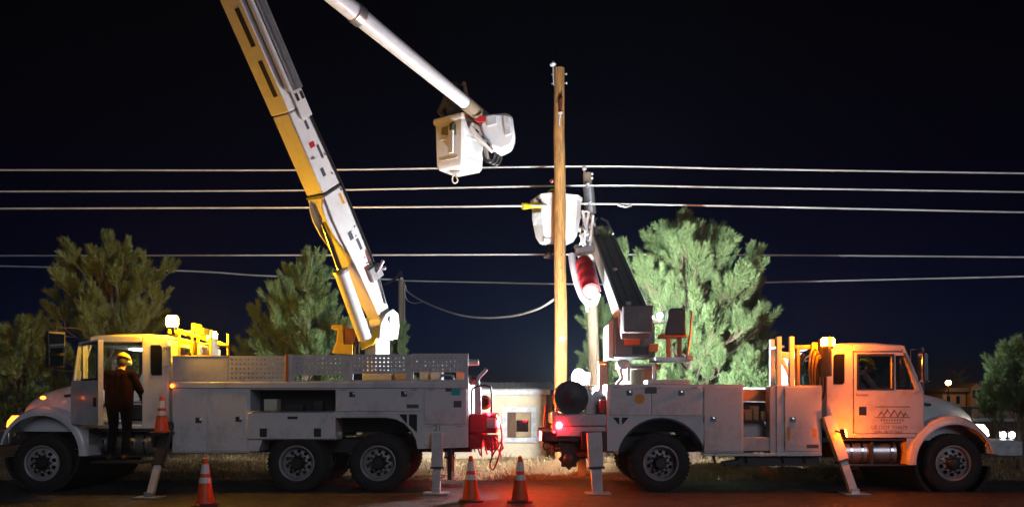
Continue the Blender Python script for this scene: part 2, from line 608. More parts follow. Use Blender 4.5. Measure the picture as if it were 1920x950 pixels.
# ------------------------------------------------------------------ shed building
def shed():
    yb = 21.2
    r = empty('small_building', (-1, yb, -0.25))
    tag(r, 'small cream stucco building with grey board roof, seen between the two trucks', 'building')
    x0, x1 = -2.7, P(1024, 0, yb).x
    zb, zt = -0.2, P(0, 738, yb).z
    a, b = P(946, 768, yb), P(1001, 824, yb)
    MB().plate(x0, x1, zb, zt, yb, yb + 0.2, [(a.x, b.x, b.z, a.z)]).build('front_wall', 'stucco', r)
    B('side_wall', 'stucco', r, x1 - 0.2, x1 - 0.002, yb + 0.201, yb + 4, zb, zt, 0)
    B('side_wall', 'stucco', r, x0 + 0.002, x0 + 0.2, yb + 0.201, yb + 4, zb, zt, 0)
    B('back_wall', 'stucco', r, x0, x1, yb + 4.001, yb + 4.2, zb, zt, 0)
    w = empty('window', (a.x, yb, b.z), r)
    t = 0.13
    fy0, fy1 = yb - 0.05, yb + 0.06
    B('frame_board', 'frameboard', w, a.x - 0.07, b.x + 0.07, fy0, fy1, a.z - t + 0.07, a.z + 0.07)
    B('frame_board', 'frameboard', w, a.x - 0.09, b.x + 0.09, fy0 - 0.03, fy1, b.z - 0.07, b.z + t - 0.07)
    B('frame_board', 'frameboard', w, a.x - 0.06, a.x + t - 0.06, fy0, fy1, b.z + t - 0.072, a.z - t + 0.072)
    B('frame_board', 'frameboard', w, b.x - t + 0.06, b.x + 0.06, fy0, fy1, b.z + t - 0.072, a.z - t + 0.072)
    c, d = P(968, 787, yb), P(991, 809, yb)
    MB().plate(a.x + 0.3, b.x - 0.03, b.z + 0.04, a.z - 0.03, yb + 0.1, yb + 0.14, [(c.x, d.x, d.z, c.z)]).build('inner_board', 'ply', w)
    B('pane', 'glassdark', w, c.x, d.x, yb + 0.12, yb + 0.13, d.z, c.z, 0)
    B('dark_board', 'brownboard', w, a.x + 0.05, a.x + 0.3, yb + 0.14, yb + 0.17, b.z + 0.04, a.z - 0.03)
    B('fascia', 'frameboard', r, x0 - 0.1, x1 + 0.1, yb - 0.24, yb - 0.2, zt - 0.02, zt + 0.1)
    roof = empty('roof', (0, yb, zt), r)
    nb = int((x1 - x0 + 0.5) / 0.15)
    z2 = P(0, 722, yb).z
    for i in range(nb):
        xx = x0 - 0.2 + i * 0.15
        j = rnd.uniform(-0.02, 0.02)
        m = MB()
        y0, y1 = yb - 0.28 + j, yb + 1.7
        za, zc = zt + 0.103, z2 + 0.1
        h = 0.02 + rnd.uniform(0, 0.016)
        m.add([(xx, y0, za), (xx + 0.143, y0, za), (xx + 0.143, y1, zc), (xx, y1, zc), (xx, y0, za + h), (xx + 0.143, y0, za + h), (xx + 0.143, y1, zc + h), (xx, y1, zc + h)],
              [(0, 3, 2, 1), (4, 5, 6, 7), (0, 1, 5, 4), (1, 2, 6, 5), (2, 3, 7, 6), (3, 0, 4, 7)])
        m.build('roof_board', 'board', roof, 0)
    B('corner_post', 'brownboard', r, x1 + 0.02, x1 + 0.16, yb - 0.08, yb + 0.1, zb, zt - 0.03)


shed()


# ------------------------------------------------------------------ trucks: shared pieces
def arch_poly(cx, cz, r0, r1, a0, a1, n=18):
    return arc(cx, cz, r1, a0, a1, n) + arc(cx, cz, r0, a1, a0, n)


WHEEL = {}


def wheel_meshes():
    def lat(prof):
        m = MB()
        m.lathe((0, 0, 0), (0, 1, 0), prof, 40)
        return m
    ty = [(.285, .24), (.285, .03), (.31, .012), (.36, 0), (.42, .0), (.46, .012), (.485, .035), (.49, .06), (.478, .062), (.478, .072), (.49, .074),
          (.492, .118), (.48, .12), (.48, .13), (.492, .132), (.49, .176), (.478, .178), (.478, .188), (.49, .19), (.485, .225), (.46, .25), (.42, .26), (.36, .262), (.31, .25), (.285, .24)]
    t = MB()
    t.lathe((0, 0, 0), (0, 1, 0), ty, 44)
    t.f = t.f[:-2]
    # tread lugs
    for k in range(44):
        a = 2 * PI * k / 44
        for yy in (0.03, 0.19):
            c = Vector((math.cos(a) * .49, yy + .02, math.sin(a) * .49))
            rad = Vector((math.cos(a), 0, math.sin(a)))
            tan = Vector((-math.sin(a), 0, math.cos(a)))
            t.obox(c, tan * .018, Vector((0, .025, 0)), rad * .009)
    rims = {}
    for kind in ('front', 'rear'):
        m = MB()
        m.lathe((0, 0, 0), (0, 1, 0), [(.29, .22), (.29, .03), (.30, .004), (.288, .0), (.27, .012), (.262, .05), (.262, .21), (.29, .22)], 40)
        m.f = m.f[:-2]
        d0 = 0.06 if kind == 'front' else 0.15     # depth of the disc
        prof = [(.262, d0), (.235, d0 - .005), (.22, d0 - .012), (.165, d0 - .03), (.14, d0 - .035), (.10, d0 - .035)]
        seg = 60
        rings = [[Vector((r * math.cos(2 * PI * k / seg), y, r * math.sin(2 * PI * k / seg))) for k in range(seg)] for r, y in prof]
        o = len(m.v)
        m.v += [tuple(p) for q in rings for p in q]
        hole = 6 if kind == 'rear' else 6
        for k in range(len(prof) - 1):
            for i in range(seg):
                if k == 2 and (i % hole) in (1, 2, 3):
                    continue
                j = (i + 1) % seg
                m.f.append((o + k * seg + i, o + (k + 1) * seg + i, o + (k + 1) * seg + j, o + k * seg + j))
        rims[kind] = m
    hubs = {}
    h = MB().lathe((0, 0, 0), (0, 1, 0), [(.13, .06), (.13, .025), (.10, .02), (.085, -.02), (.07, -.035), (.01, -.04)], 24)
    for k in range(10):
        a = 2 * PI * k / 10
        h.lathe((math.cos(a) * .143, .03, math.sin(a) * .143), (0, -1, 0), [(.018, -.01), (.018, .03), (.008, .04)], 6)
    hubs['front'] = h
    h = MB().lathe((0, 0, 0), (0, 1, 0), [(.13, .16), (.13, .12), (.105, .1), (.10, .0), (.085, -.02), (.01, -.02)], 24)
    for k in range(10):
        a = 2 * PI * k / 10
        h.lathe((math.cos(a) * .145, .115, math.sin(a) * .145), (0, -1, 0), [(.018, -.01), (.018, .04), (.008, .05)], 6)
    for k in range(8):
        a = 2 * PI * (k + .5) / 8
        h.lathe((math.cos(a) * .08, -.018, math.sin(a) * .08), (0, -1, 0), [(.01, -.01), (.01, .012), (.004, .014)], 6)
    hubs['rear'] = h
    return t, rims, hubs


WT, WR, WH = wheel_meshes()


def wheel(root, x, y, kind, far=False):
    """y is the outer face; near wheels face -Y."""
    w = empty('wheel', (x, y, .49), root)
    for part, src, m in (('tyre', WT, 'rubber'), ('rim', WR[kind], 'rim'), ('hub', WH[kind], 'hub')):
        key = (part, kind)
        if key not in WHEEL:
            o = src.build(part, m, w, org=(0, 0, 0))
            o.location = (0, 0, 0)
            ORG[o.name] = ORG[w.name].copy()
            WHEEL[key] = o
        else:
            o = WHEEL[key].copy()
            col.objects.link(o)
            o.parent = w
            o.location = (0, 0, 0)
    if far:
        w.rotation_euler.z = PI
    return w


def latch(parent, x, z, y):
    m = MB()
    m.box(x - .05, x + .05, y - .008, y - .001, z - .045, z + .045)
    m.lathe((x, y - .008, z), (0, -1, 0), [(.036, 0), (.036, .01), (.028, .014), (.01, .014)], 14)
    m.obox((x + .01, y - .024, z - .004), (.028, 0, .02), (0, .006, 0), (-.007, 0, .01))
    return m.build('latch', 'chrome', parent, 0.002)


def cdoor(root, px0, px1, py0, py1, latches=(), m='white', y=YN, t=.018, name='compartment_door', hinge=False):
    o = B(name, m, root, X(px0) + .006, X(px1) - .006, y - t, y + .004, Z(py1) + .006, Z(py0) - .006, 0.007)
    for lx, ly in latches:
        latch(o, X(lx), Z(ly), y - t)
    if abs(py1 - py0) > 90:
        for hz_ in (py0 + 14, (py0 + py1) / 2, py1 - 14):
            MB().tube([(X(px0) + .012, y - t - .006, Z(hz_) - .05), (X(px0) + .012, y - t - .006, Z(hz_) + .05)], .009, 8).build('hinge', 'galv', o)
    elif abs(px1 - px0) > 70:
        for hx_ in (px0 + 14, px1 - 14):
            MB().tube([(X(hx_) - .05, y - t - .006, Z(py0) - .014), (X(hx_) + .05, y - t - .006, Z(py0) - .014)], .009, 8).build('hinge', 'galv', o)
    return o


def sticker(parent, px, py, w, h, m, y, name='sticker'):
    return B(name, m, parent, X(px) - w / 2, X(px) + w / 2, y - .003, y - .0005, Z(py) - h / 2, Z(py) + h / 2, 0)


def text(body, loc, size, m, parent, rot=(PI / 2, 0, 0), name='lettering', align='CENTER'):
    c = bpy.data.curves.new(name, 'FONT')
    c.body = body
    c.size = size
    c.align_x = align
    c.align_y = 'CENTER'
    c.extrude = 0.001
    o = bpy.data.objects.new(name, c)
    me = bpy.data.meshes.new_from_object(o)
    bpy.data.objects.remove(o)
    me.materials.clear()
    me.materials.append(M[m])
    o = bpy.data.objects.new(name, me)
    col.objects.link(o)
    place(o, Vector(loc), parent)
    o.rotation_euler = rot
    return o


def outrigger(root, top, foot, m='grey_white', w=.13):
    top, foot = Vector(top), Vector(foot)
    o = empty('outrigger', foot, root)
    d = (foot - top)
    L = d.length
    d.normalize()
    a = Vector((1, 0, 0))
    a = (a - d * a.dot(d)).normalized()
    b = d.cross(a)
    mid = top + d * L * .5
    MB().obox(top + d * L * .27, a * w, b * w * .75, d * L * .29).build('outer_tube', m, o, .008)
    MB().obox(top + d * L * .70, a * w * .72, b * w * .5, d * L * .26).build('inner_leg', 'grey_white', o, .006)
    MB().obox(top + d * L * .565, a * (w + .012), b * (w * .75 + .012), d * .02).build('collar', 'dark', o, .004)
    p = MB()
    p.box(foot.x - .21, foot.x + .21, foot.y - .16, foot.y + .16, foot.z + .004, foot.z + .03)
    p.obox((foot.x, foot.y, foot.z + .06), (.07, 0, 0), (0, .05, 0), (0, 0, .04))
    p.build('foot_pad', 'galv', o, .006)
    return o


def truck_front(root, fx, s, opened, lift=0.0):
    """cab, hood, fenders; fx = world x of front axle, s = +1 nose to +X. u in px relative to the right truck's front axle at 1790."""
    def U(px):
        return fx + s * (px - 1790) / K

    def Z(py):
        return 1.5 + (755 - py) / K + lift

    def pr(m, pts, y0, y1):
        return m.prism([(U(a), Z(b)) for a, b in pts], y0, y1)
    cabm = 'white'
    # near side and far side skins, pieces around the openings
    for (y0, y1, near) in ((YN, YN + .07, True), (YF - .07, YF, False)):
        c = MB()
        pr(c, [(1550, 820), (1550, 655), (1560, 648), (1600, 646), (1600, 820)], y0, y1)      # rear quarter (extended part)
        pr(c, [(1600, 658), (1600, 646), (1688, 646), (1694, 658)], y0, y1)                    # roof rail
        pr(c, [(1694, 658), (1688, 646), (1696, 648), (1733, 733), (1733, 742), (1724, 742)], y0, y1)  # A pillar
        pr(c, [(1600, 820), (1600, 812), (1733, 812), (1733, 820)], y0, y1)                    # sill
        pr(c, [(1728, 812), (1728, 742), (1733, 742), (1733, 812)], y0, y1)
        cab = c.build('cab_side', cabm, root, .012)
    # rear wall with window, roof, floor, firewall
    m = MB()
    pr(m, [(1552, 820), (1552, 722), (1556, 722), (1556, 820)], YN + .071, YF - .071)
    for y0, y1 in ((YN + .071, YN + .45), (YF - .45, YF - .071)):
        pr(m, [(1552, 722), (1552, 662), (1556, 662), (1556, 722)], y0, y1)
    pr(m, [(1552, 662), (1552, 652), (1556, 652), (1556, 662)], YN + .071, YF - .071)
    m.build('back_wall', cabm, root, .004)
    m = MB()
    rings = []
    for px, dz in ((1552, 0), (1562, .05), (1600, .075), (1650, .075), (1685, .05), (1697, .0)):
        ring = []
        for yy, dd in ((YN + .004, 0), (YN + .06, .55), (YN + .25, .9), (YM, 1), (YF - .25, .9), (YF - .06, .55), (YF - .004, 0), (YF - .004, -.3), (YN + .004, -.3)):
            ring.append(Vector((U(px), yy, Z(648) + dz * dd if dd >= 0 else Z(648) - .012)))
        rings.append(ring)
    m.loft(rings if s > 0 else rings[::-1])
    roof = m.build('roof', cabm, root)
    m = MB()
    pr(m, [(1552, 820), (1552, 806), (1730, 806), (1730, 820)], YN + .071, YF - .071)
    m.build('cab_floor', 'interior', root)
    # windscreen and far window glass
    m = MB()
    m.add([(U(1697), YN + .08, Z(650)), (U(1697), YF - .08, Z(650)), (U(1732), YF - .08, Z(736)), (U(1732), YN + .08, Z(736))], [(0, 1, 2, 3)])
    m.build('windscreen', 'glass', root)
    MB().box(U(1553), U(1555), YN + .45, YF - .45, Z(722), Z(662)).build('rear_window', 'glass', root)
    # side quarter window
    q = MB()
    pr(q, [(1562, 720), (1562, 668), (1566, 663), (1583, 663), (1583, 716), (1580, 720)], YN - .006, YN - .001)
    q.build('quarter_window', 'glassdark', root)

    # doors
    def door(yo, yi, closed, nm):
        d = empty('door', (U(1733), yo, Z(820)), root)
        k = MB()
        A = [(1601, 811), (1601, 660), (1606, 660), (1606, 728), (1727, 728), (1727, 811)]
        pr(k, [(1602, 811), (1602, 730), (1725, 730), (1731, 742), (1731, 811)], yo - .008, yi)
        pr(k, [(1602, 730), (1602, 660), (1609, 660), (1609, 730)], yo - .008, yi)
        pr(k, [(1609, 666), (1609, 660), (1693, 660), (1696, 666)], yo - .008, yi)
        pr(k, [(1673, 730), (1673, 666), (1679, 666), (1679, 730)], yo - .008, yi)
        pr(k, [(1717, 730), (1696, 666), (1693, 660), (1725, 730)], yo - .008, yi)
        k.build('door_shell', cabm, d, .008)
        g = MB()
        pr(g, [(1609, 729), (1609, 666), (1673, 666), (1673, 729)], (yo + yi) / 2 - .003, (yo + yi) / 2 + .003)
        g.build('window_glass', 'glass', d)
        g = MB()
        pr(g, [(1679, 729), (1679, 666), (1696, 666), (1717, 729)], (yo + yi) / 2 - .003, (yo + yi) / 2 + .003)
        g.build('vent_glass', 'glass', d)
        g = MB()
        pr(g, [(1610, 778), (1610, 762), (1624, 762), (1624, 778)], yo - .016, yo - .009)
        pr(g, [(1613, 776), (1613, 774), (1621, 774), (1621, 776)], yo - .026, yo - .016)
        g.build('door_handle', 'seat', d, .004)
        g = MB()
        pr(g, [(1606, 667.5), (1606, 663), (1676, 663), (1676, 667.5)], yo - .013, yo - .0081)
        pr(g, [(1606, 731), (1606, 727.5), (1676, 727.5), (1676, 731)], yo - .013, yo - .0081)
        pr(g, [(1606, 727.5), (1606, 667.5), (1610, 667.5), (1610, 727.5)], yo - .013, yo - .0081)
        pr(g, [(1672, 727.5), (1672, 667.5), (1676, 667.5), (1676, 727.5)], yo - .013, yo - .0081)
        g.build('window_rubber', 'seat', d, .002)
        return d
    d = door(YN, YN + .07, not opened, 'near')
    if opened:
        d.rotation_euler.z = R(-42 if s < 0 else 42)
    else:
        # lettering and emblem on the closed door
        y = YN - .0095
        text('US DOT 704679', (U(1667), y, Z(801)), .088, 'logo', d)
        text('VIN 9K072067', (U(1666), y, Z(809.5)), .078, 'logo', d)
        text('Durastar', (U(1616), y, Z(739.5)), .06, 'logo', d)
        e = MB()
        for a, b in (((1640, 762), (1706, 762)), ((1640, 782), (1706, 782))):
            pa, pb = Vector((U(a[0]), y, Z(a[1]))), Vector((U(b[0]), y, Z(b[1])))
            e.obox((pa + pb) / 2, (pb - pa) / 2, (0, .001, 0), (0, 0, .008))
        for hx, hz, hw in ((1652, 769, 8), (1663, 765, 9), (1676, 766, 9), (1688, 768, 8), (1697, 771, 6)):
            pr(e, [(hx - hw, 781), (hx, hz), (hx + hw * .2, hz + 3), (hx + hw, 781), (hx + hw - 2, 781), (hx + 1, hz + 5), (hx - hw + 2, 781)], y - .001, y)
        for k in range(9):
            pr(e, [(1651 + k * 5, 789), (1651 + k * 5, 785), (1653.5 + k * 5, 785), (1653.5 + k * 5, 789)], y - .001, y)
        pr(e, [(1657, 793), (1657, 791.5), (1689, 791.5), (1689, 793)], y - .001, y)
        e.build('emblem', 'logo', d)
    door(YF - .07, YF + .008, True, 'far')
    # hood: lofted shell
    prof = [(1734, 733, .98, 0), (1755, 736, .97, 0), (1785, 743, .94, 0), (1812, 752, .90, 0), (1832, 763, .86, 0), (1845, 775, .82, 0), (1852, 788, .79, 0), (1856, 803, .77, 0), (1857, 818, .76, 0)]
    rings = []
    for px, py, hw, _ in prof:
        zt = Z(py)
        zl = Z(826)
        ring = []
        for t, f in ((-1, 0), (-1.0, .42), (-.985, .72), (-.95, .88), (-.86, .965), (-.6, 1.0), (-.3, 1.02), (0, 1.03), (.3, 1.02), (.6, 1.0), (.86, .965), (.95, .88), (.985, .72), (1.0, .42), (1, 0)):
            ring.append(Vector((U(px), YM + hw * 1.02 * t, zl + (zt - zl) * f)))
        rings.append(ring)
    hm = MB()
    hm.loft(rings if s > 0 else [q for q in rings[::-1]])
    hood = hm.build('hood', 'white', root, sharp=.9)
    g = MB()
    pr(g, [(1740, 758), (1740, 754), (1757, 756), (1757, 760)], YM - 1.02, YM - .99)
    g.build('hood_vent', 'dark', hood)
    # fenders
    for ya, yb in ((YN - .02, YN + .62), (YF - .62, YF + .02)):
        f = MB()
        cz = 868
        n = 22
        outer = []
        inner = []
        for i in range(n + 1):
            a = R(182 - (182 - 14) * i / n)
            ro = 86 + 4 * math.sin(a) - 6 * max(0, math.cos(a))
            ri = 73
            outer.append((1787 + ro * math.cos(a), cz - ro * math.sin(a)))
            inner.append((1790 + ri * math.cos(a), cz - ri * math.sin(a)))
        rings = []
        for o_, i_ in zip(outer, inner):
            ox, oz, ix, iz = U(o_[0]), Z(o_[1]), U(i_[0]), Z(i_[1])
            dy = .06 if ya < YM else -.06
            y0, y1 = (ya, yb) if ya < YM else (yb, ya)
            mx, mz = ox + (ix - ox) * .28, oz + (iz - oz) * .28
            rings.append([Vector((ix, y0, iz)), Vector((mx, y0, mz)), Vector((ox, y0 + dy, oz)), Vector((ox, y1, oz)), Vector((ix, y1, iz))])
        f.loft(rings)
        f.build('fender', 'white', root, sharp=1.0)
        f = MB()
        pr(f, [(1702, 868), (1702, 815), (1728, 790), (1738, 800), (1716, 830), (1712, 868)], min(ya, yb) + .05, max(ya, yb) - .02)
        f.build('splash_panel', 'white', root, .01)
    # wheel housing dark liner
    l = MB()
    pr(l, arch_poly(1790, 868, 66, 72, 185, 5, 16), YN + .05, YF - .05)
    l.build('wheel_liner', 'black', root)
    # head lamps
    for yy in (YN + .10, YF - .34):
        h = MB()
        pr(h, [(1848, 814), (1845, 800), (1851, 795), (1860, 806), (1862, 817), (1857, 819)], yy, yy + .24)
        h.build('headlamp', 'head' if not opened else 'marker', root, .012)
    # grille and bumper
    m = MB()
    pr(m, [(1857, 830), (1857, 792), (1861, 792), (1861, 830)], YM - .55, YM + .55)
    m.build('grille', 'chrome', root, .008)
    m = MB()
    bz0, bz1 = 855, 824
    pr(m, [(1850, 850), (1850, bz1), (1905, bz1), (1920, bz1 + 2), (1920, bz0), (1880, bz0)], YN + .02, YF - .02)
    m.build('bumper', 'alu', root, .015)
    if not opened:
        for px in (1899, 1916):
            h = MB()
            pr(h, [(px - 4, bz1 - .5), (px - 4, bz1 - 16), (px + 3, bz1 - 16), (px + 3, bz1 - .5)], YN + .3, YN + .42)
            h.build('bumper_lamp_housing', 'chrome', root, .006)
            h = MB()
            h.lathe((U(px + 3), YN + .3, Z(bz1 - 8)), (.25, -1, 0), [(.055, -.01), (.055, .01), (.03, .02), (.001, .022)], 14)
            h.build('bumper_lamp', 'fog', root)
    # chassis rails, steps, tank
    m = MB()
    for yy in (YM - .43, YM + .36):
        pr(m, [(1540, 862), (1540, 838), (1850, 838), (1850, 862)], yy, yy + .08)
    m.build('frame_rail', 'dark', root)
    m = MB()
    m.lathe((U(1588), YN + .36, Z(849)), (s, 0, 0), [(.001, .0), (.20, .0), (.225, .02), (.225, .40), (.215, .41), (.215, .9), (.20, .92), (.001, .92)], 28)
    m.build('fuel_tank', 'alu', root)
    for a in (1603, 1624, 1680):
        m = MB()
        m.lathe((U(a), YN + .36, Z(849)), (s, 0, 0), [(.232, -.02), (.236, -.02), (.236, .02), (.232, .02)], 28, True)
        m.build('tank_strap', 'chrome', root)
    m = MB()
    m.box(U(1580), U(1712), YN + .04, YN + .34, Z(826), Z(822))
    m.box(U(1590), U(1700), YN - .02, YN + .16, Z(873), Z(870))
    m.obox((U(1640), YN + .1, Z(846)), (.02, 0, 0), (0, .02, 0), (0, 0, .22))
    m.build('cab_step', 'dark', root, .004)
    # dash, seats, steering wheel
    m = MB()
    pr(m, [(1700, 770), (1700, 742), (1712, 736), (1729, 738), (1729, 770)], YN + .12, YF - .12)
    m.build('dashboard', 'interior', root, .02)
    for yy in (YN + .28, YF - .8):
        m = MB()
        pr(m, [(1590, 806), (1590, 775), (1640, 772), (1644, 782), (1640, 806)], yy, yy + .5)
        pr(m, [(1576, 778), (1570, 700), (1580, 692), (1588, 700), (1596, 776)], yy + .02, yy + .48)
        m.build('cab_seat', 'seat', root, .03)
    m = MB()
    cc = Vector((U(1680), YN + .53, Z(745)))
    ax = Vector((-s * .55, 0, .83))
    t = ax.cross(Vector((0, 1, 0)))
    ring = [cc + (Vector((0, 1, 0)) * math.cos(2 * PI * k / 24) + t * math.sin(2 * PI * k / 24)) * .22 for k in range(25)]
    m.tube(ring, .016, 8)
    m.tube([cc + Vector((0, .2, 0)), cc - Vector((0, .2, 0))], .014, 6)
    m.tube([cc, cc - ax * .4], .02, 8)
    m.build('steering_wheel', 'seat', root)
    # exhaust stack side mirrors
    for yy, sg in ((YN, -1), (YF, 1)):
        mi = empty('mirror', (U(1730), yy, Z(700)), root)
        off = .34
        bx = U(1740) if opened else U(1712)
        m = MB()
        zt, zb = (Z(640), Z(708)) if opened else (Z(662), Z(728))
        m.tube([(U(1706), yy + sg * .02, zt + .06), (bx, yy + sg * off, zt + .06), (bx, yy + sg * off, zb - .03), (U(1722), yy + sg * .02, zb - .05)], .013, 8)
        m.build('mirror_arm', 'dark' if opened else 'chrome', mi)
        if opened:
            nn = Vector((.80, sg * .60, 0))
            ww = Vector((-nn.y, nn.x, 0))
            cm_ = Vector((bx, yy + sg * off, (zt + zb) / 2))
            MB().obox(cm_, ww * .14, nn * .04, (0, 0, (zt - zb) / 2)).build('mirror_head', 'seat', mi, .02)
            MB().obox(cm_ + nn * .044 + Vector((0, 0, .1)), ww * .115, nn * .003, (0, 0, (zt - zb) / 2 - .15)).build('mirror_glass', 'mirror', mi)
            MB().obox(cm_ + nn * .044 + Vector((0, 0, -(zt - zb) / 2 + .12)), ww * .115, nn * .003, (0, 0, .08)).build('convex_glass', 'mirror', mi)
        else:
            B('mirror_head', 'chrome', mi, bx - .06, bx + .06, yy + sg * off - .09, yy + sg * off + .09, zb + .1, zt, .03)
    return U, cab, roof


# ------------------------------------------------------------------ bucket truck on the left
def bucket_truck():
    root = empty('bucket_truck', (X(560), YM, 0))
    tag(root, 'white bucket truck with raised folding boom, cab door open, nose to the left', 'truck')
    fx = X(76)
    U, cab, roof = truck_front(root, fx, -1, True, .15)
    # wheels
    for px, kind in ((76, 'front'), (555, 'rear'), (708, 'rear')):
        wheel(root, X(px), YN + .03, kind)
        wheel(root, X(px), YF - .03, kind, True)
        if kind == 'rear':
            wheel(root, X(px), YN + .33, kind)
            wheel(root, X(px), YF - .33, kind, True)
            MB().tube([(X(px), YN + .2, .49), (X(px), YF - .2, .49)], .08, 10).build('axle', 'dark', root)
    m = MB()
    for yy in (YM - .43, YM + .36):
        m.box(X(318), X(880), yy, yy + .08, Z(852), Z(826))
    m.build('chassis_rail', 'dark', root)
    # body core: near and far compartment boxes with wheel arch
    archr = [(X(782), Z(841))] + [(X(a), Z(b)) for a, b in ((779, 824), (771, 808), (758, 794), (742, 786), (724, 783), (640, 783), (627, 788))]
    for k, (y0, y1) in enumerate(((YN, YN + .55), (YF - .55, YF))):
        c = MB()
        c.prism([(X(323), Z(848)), (X(323), Z(716)), (X(469), Z(716)), (X(469), Z(848))], y0, y1)
        c.prism([(X(469), Z(730)), (X(469), Z(716)), (X(629), Z(716)), (X(629), Z(730))], y0, y1)
        c.prism([(X(469), Z(846)), (X(469), Z(771)), (X(629), Z(771)), (X(629), Z(824)), (X(492), Z(824)), (X(484), Z(846))], y0, y1)
        c.prism([(X(629), Z(783)), (X(629), Z(716)), (X(878), Z(716)), (X(878), Z(838))] + archr[:-1], y0, y1)
        c.build('body_side', 'white', root, .006)
        ya, yb = (y1 - .02, y1) if k == 0 else (y0, y0 + .02)
        B('bin_back', 'dark', root, X(469), X(629), ya, yb, Z(771), Z(730), 0)
    B('bed_floor', 'dark', root, X(324), X(877), YN + .551, YF - .551, Z(812), Z(806), 0)
    B('bed_bulkhead', 'grey_white', root, X(324), X(328), YN + .551, YF - .551, Z(806), Z(690), 0)
    B('tail_panel', 'white', root, X(874), X(878), YN + .551, YF - .551, Z(836), Z(730), 0)
    # wheel well lining
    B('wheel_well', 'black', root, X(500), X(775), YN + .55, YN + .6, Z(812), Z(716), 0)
    # lip
    B('side_rail_lip', 'white', root, X(322), X(879), YN - .03, YN + .06, Z(727), Z(716), .008)
    # side rail panels with perforations and hand holes
    def rail(px0, px1, holes, slots):
        hs = []
        for (a0, a1, b0, b1) in holes:
            nx_ = int((a1 - a0) / 7.6)
            nz_ = int((b1 - b0) / 7.2)
            for i in range(nx_):
                for j in range(nz_):
                    hx = a0 + (i + .5) * (a1 - a0) / nx_
                    hz = b0 + (j + .5) * (b1 - b0) / nz_
                    hs.append((X(hx - 1.35), X(hx + 1.35), Z(hz + 1.35), Z(hz - 1.35)))
        for (a0, a1, b0, b1) in slots:
            hs.append((X(a0), X(a1), Z(b1), Z(b0)))
        zt = 668 - 7 * (px0 - 323) / 555
        for yy in (YN + .0,):
            m = MB()
            m.plate(X(px0) + .003, X(px1) - .003, Z(716), Z(zt), yy, yy + .035, hs)
            m.build('side_rail_panel', 'grey_white', root)
    rail(323, 428, [], [])
    rail(428, 535, [(431, 531, 669, 712)], [])
    rail(549, 658, [(552, 642, 668, 701)], [(552, 642, 703, 713)])
    rail(658, 772, [(663, 762, 667, 697)], [(662, 762, 700, 712)])
    rail(772, 878, [(778, 866, 666, 696)], [(775, 870, 697, 711)])
    B('rail_post', 'grey_white', root, X(540.3), X(549), YN - .012, YN + .06, Z(716), Z(664), .006)
    B('rail_reflector', 'orange', root, X(535), X(540), YN - .014, YN + .06, Z(716), Z(664), .006)
    B('rail_top', 'grey_white', root, X(323), X(428), YN - .008, YN + .05, Z(668), Z(666.5), .003)
    # compartment doors
    cdoor(root, 326, 389, 728.5, 846, [(373, 787)])
    cdoor(root, 389, 464, 728.5, 846, [(448, 785)])
    drop = B('drop_door', 'white', root, X(466), X(630), YN - .06, YN - .025, Z(822), Z(773), .008)
    for px in (496, 597):
        m = MB()
        m.box(X(px) - .06, X(px) + .06, YN - .072, YN - .061, Z(818), Z(802))
        m.prism([(X(px) - .045, Z(804)), (X(px) + .045, Z(804)), (X(px), Z(815))], YN - .085, YN - .073)
        m.build('latch', 'dark', drop, .003)
    B('drop_edge', 'alu', drop, X(472), X(627), YN - .065, YN - .01, Z(773) + .001, Z(770.5), .003)
    B('nameplate', 'dark', drop, X(541), X(560), YN - .063, YN - .0605, Z(785), Z(780), 0)
    cdoor(root, 466, 484, 824, 846)
    cdoor(root, 631, 790, 728.5, 771, [(661, 739), (758, 738)])
    cdoor(root, 795, 876, 728.5, 795, [])
    o = cdoor(root, 795, 876, 797, 836, [])
    # items in the open bin
    for px, w, h in ((500, .22, .2), (545, .3, .12), (590, .16, .17)):
        B('stored_tool_case', 'cargo' if px == 500 else 'dark', root, X(px) - w / 2, X(px) + w / 2, YN + .2, YN + .45, Z(770) + .002, Z(770) + h, .01)
    B('bin_shelf', 'dark', root, X(470), X(628), YN + .03, YN + .53, Z(772), Z(770.5), 0)
    # vents beside the wheel arch
    v = MB()
    v.prism([(X(748), Z(776)), (X(763), Z(776)), (X(763), Z(794))], YN - .01, YN - .004)
    v.prism([(X(767), Z(776)), (X(782), Z(776)), (X(782), Z(810)), (X(767), Z(796))], YN - .01, YN - .004)
    v.build('vent', 'black', root)
    for a in ((855, 730, .15, .19, 'teal'), (841, 728, .1, .1, 'sticker'), (858, 757, .13, .11, 'sticker'), (774, 761, .2, .065, 'sticker')):
        sticker(root, a[0], a[1], a[2], a[3], a[4], YN - .018)
    text('21', (X(821), YN - .0185, Z(802)), .13, 'sticker', root)
    # arch edge trim
    tr = MB()
    tr.tube([Vector((x, YN - .006, z)) for x, z in archr[:-1]] , .012, 6)
    tr.build('arch_trim', 'dark', root)
    # rear bumper, hitch and hoses
    rb = MB()
    rb.box(X(879), X(932), YN + .05, YF - .05, Z(812), Z(776))
    rb.box(X(879), X(905), YN + .1, YF - .1, Z(842), Z(813))
    rb.build('rear_bumper', 'redpaint', root, .03)
    pin = MB()
    pin.box(X(905), X(932), YM - .2, YM + .2, Z(850), Z(820))
    pin.tube([(X(925), YM - .05, Z(835)), (X(938), YM - .05, Z(835)), (X(941), YM - .05, Z(846)), (X(934), YM - .05, Z(853))], .03, 8)
    pin.build('pintle_hitch', 'dark', root, .01)
    pin = MB()
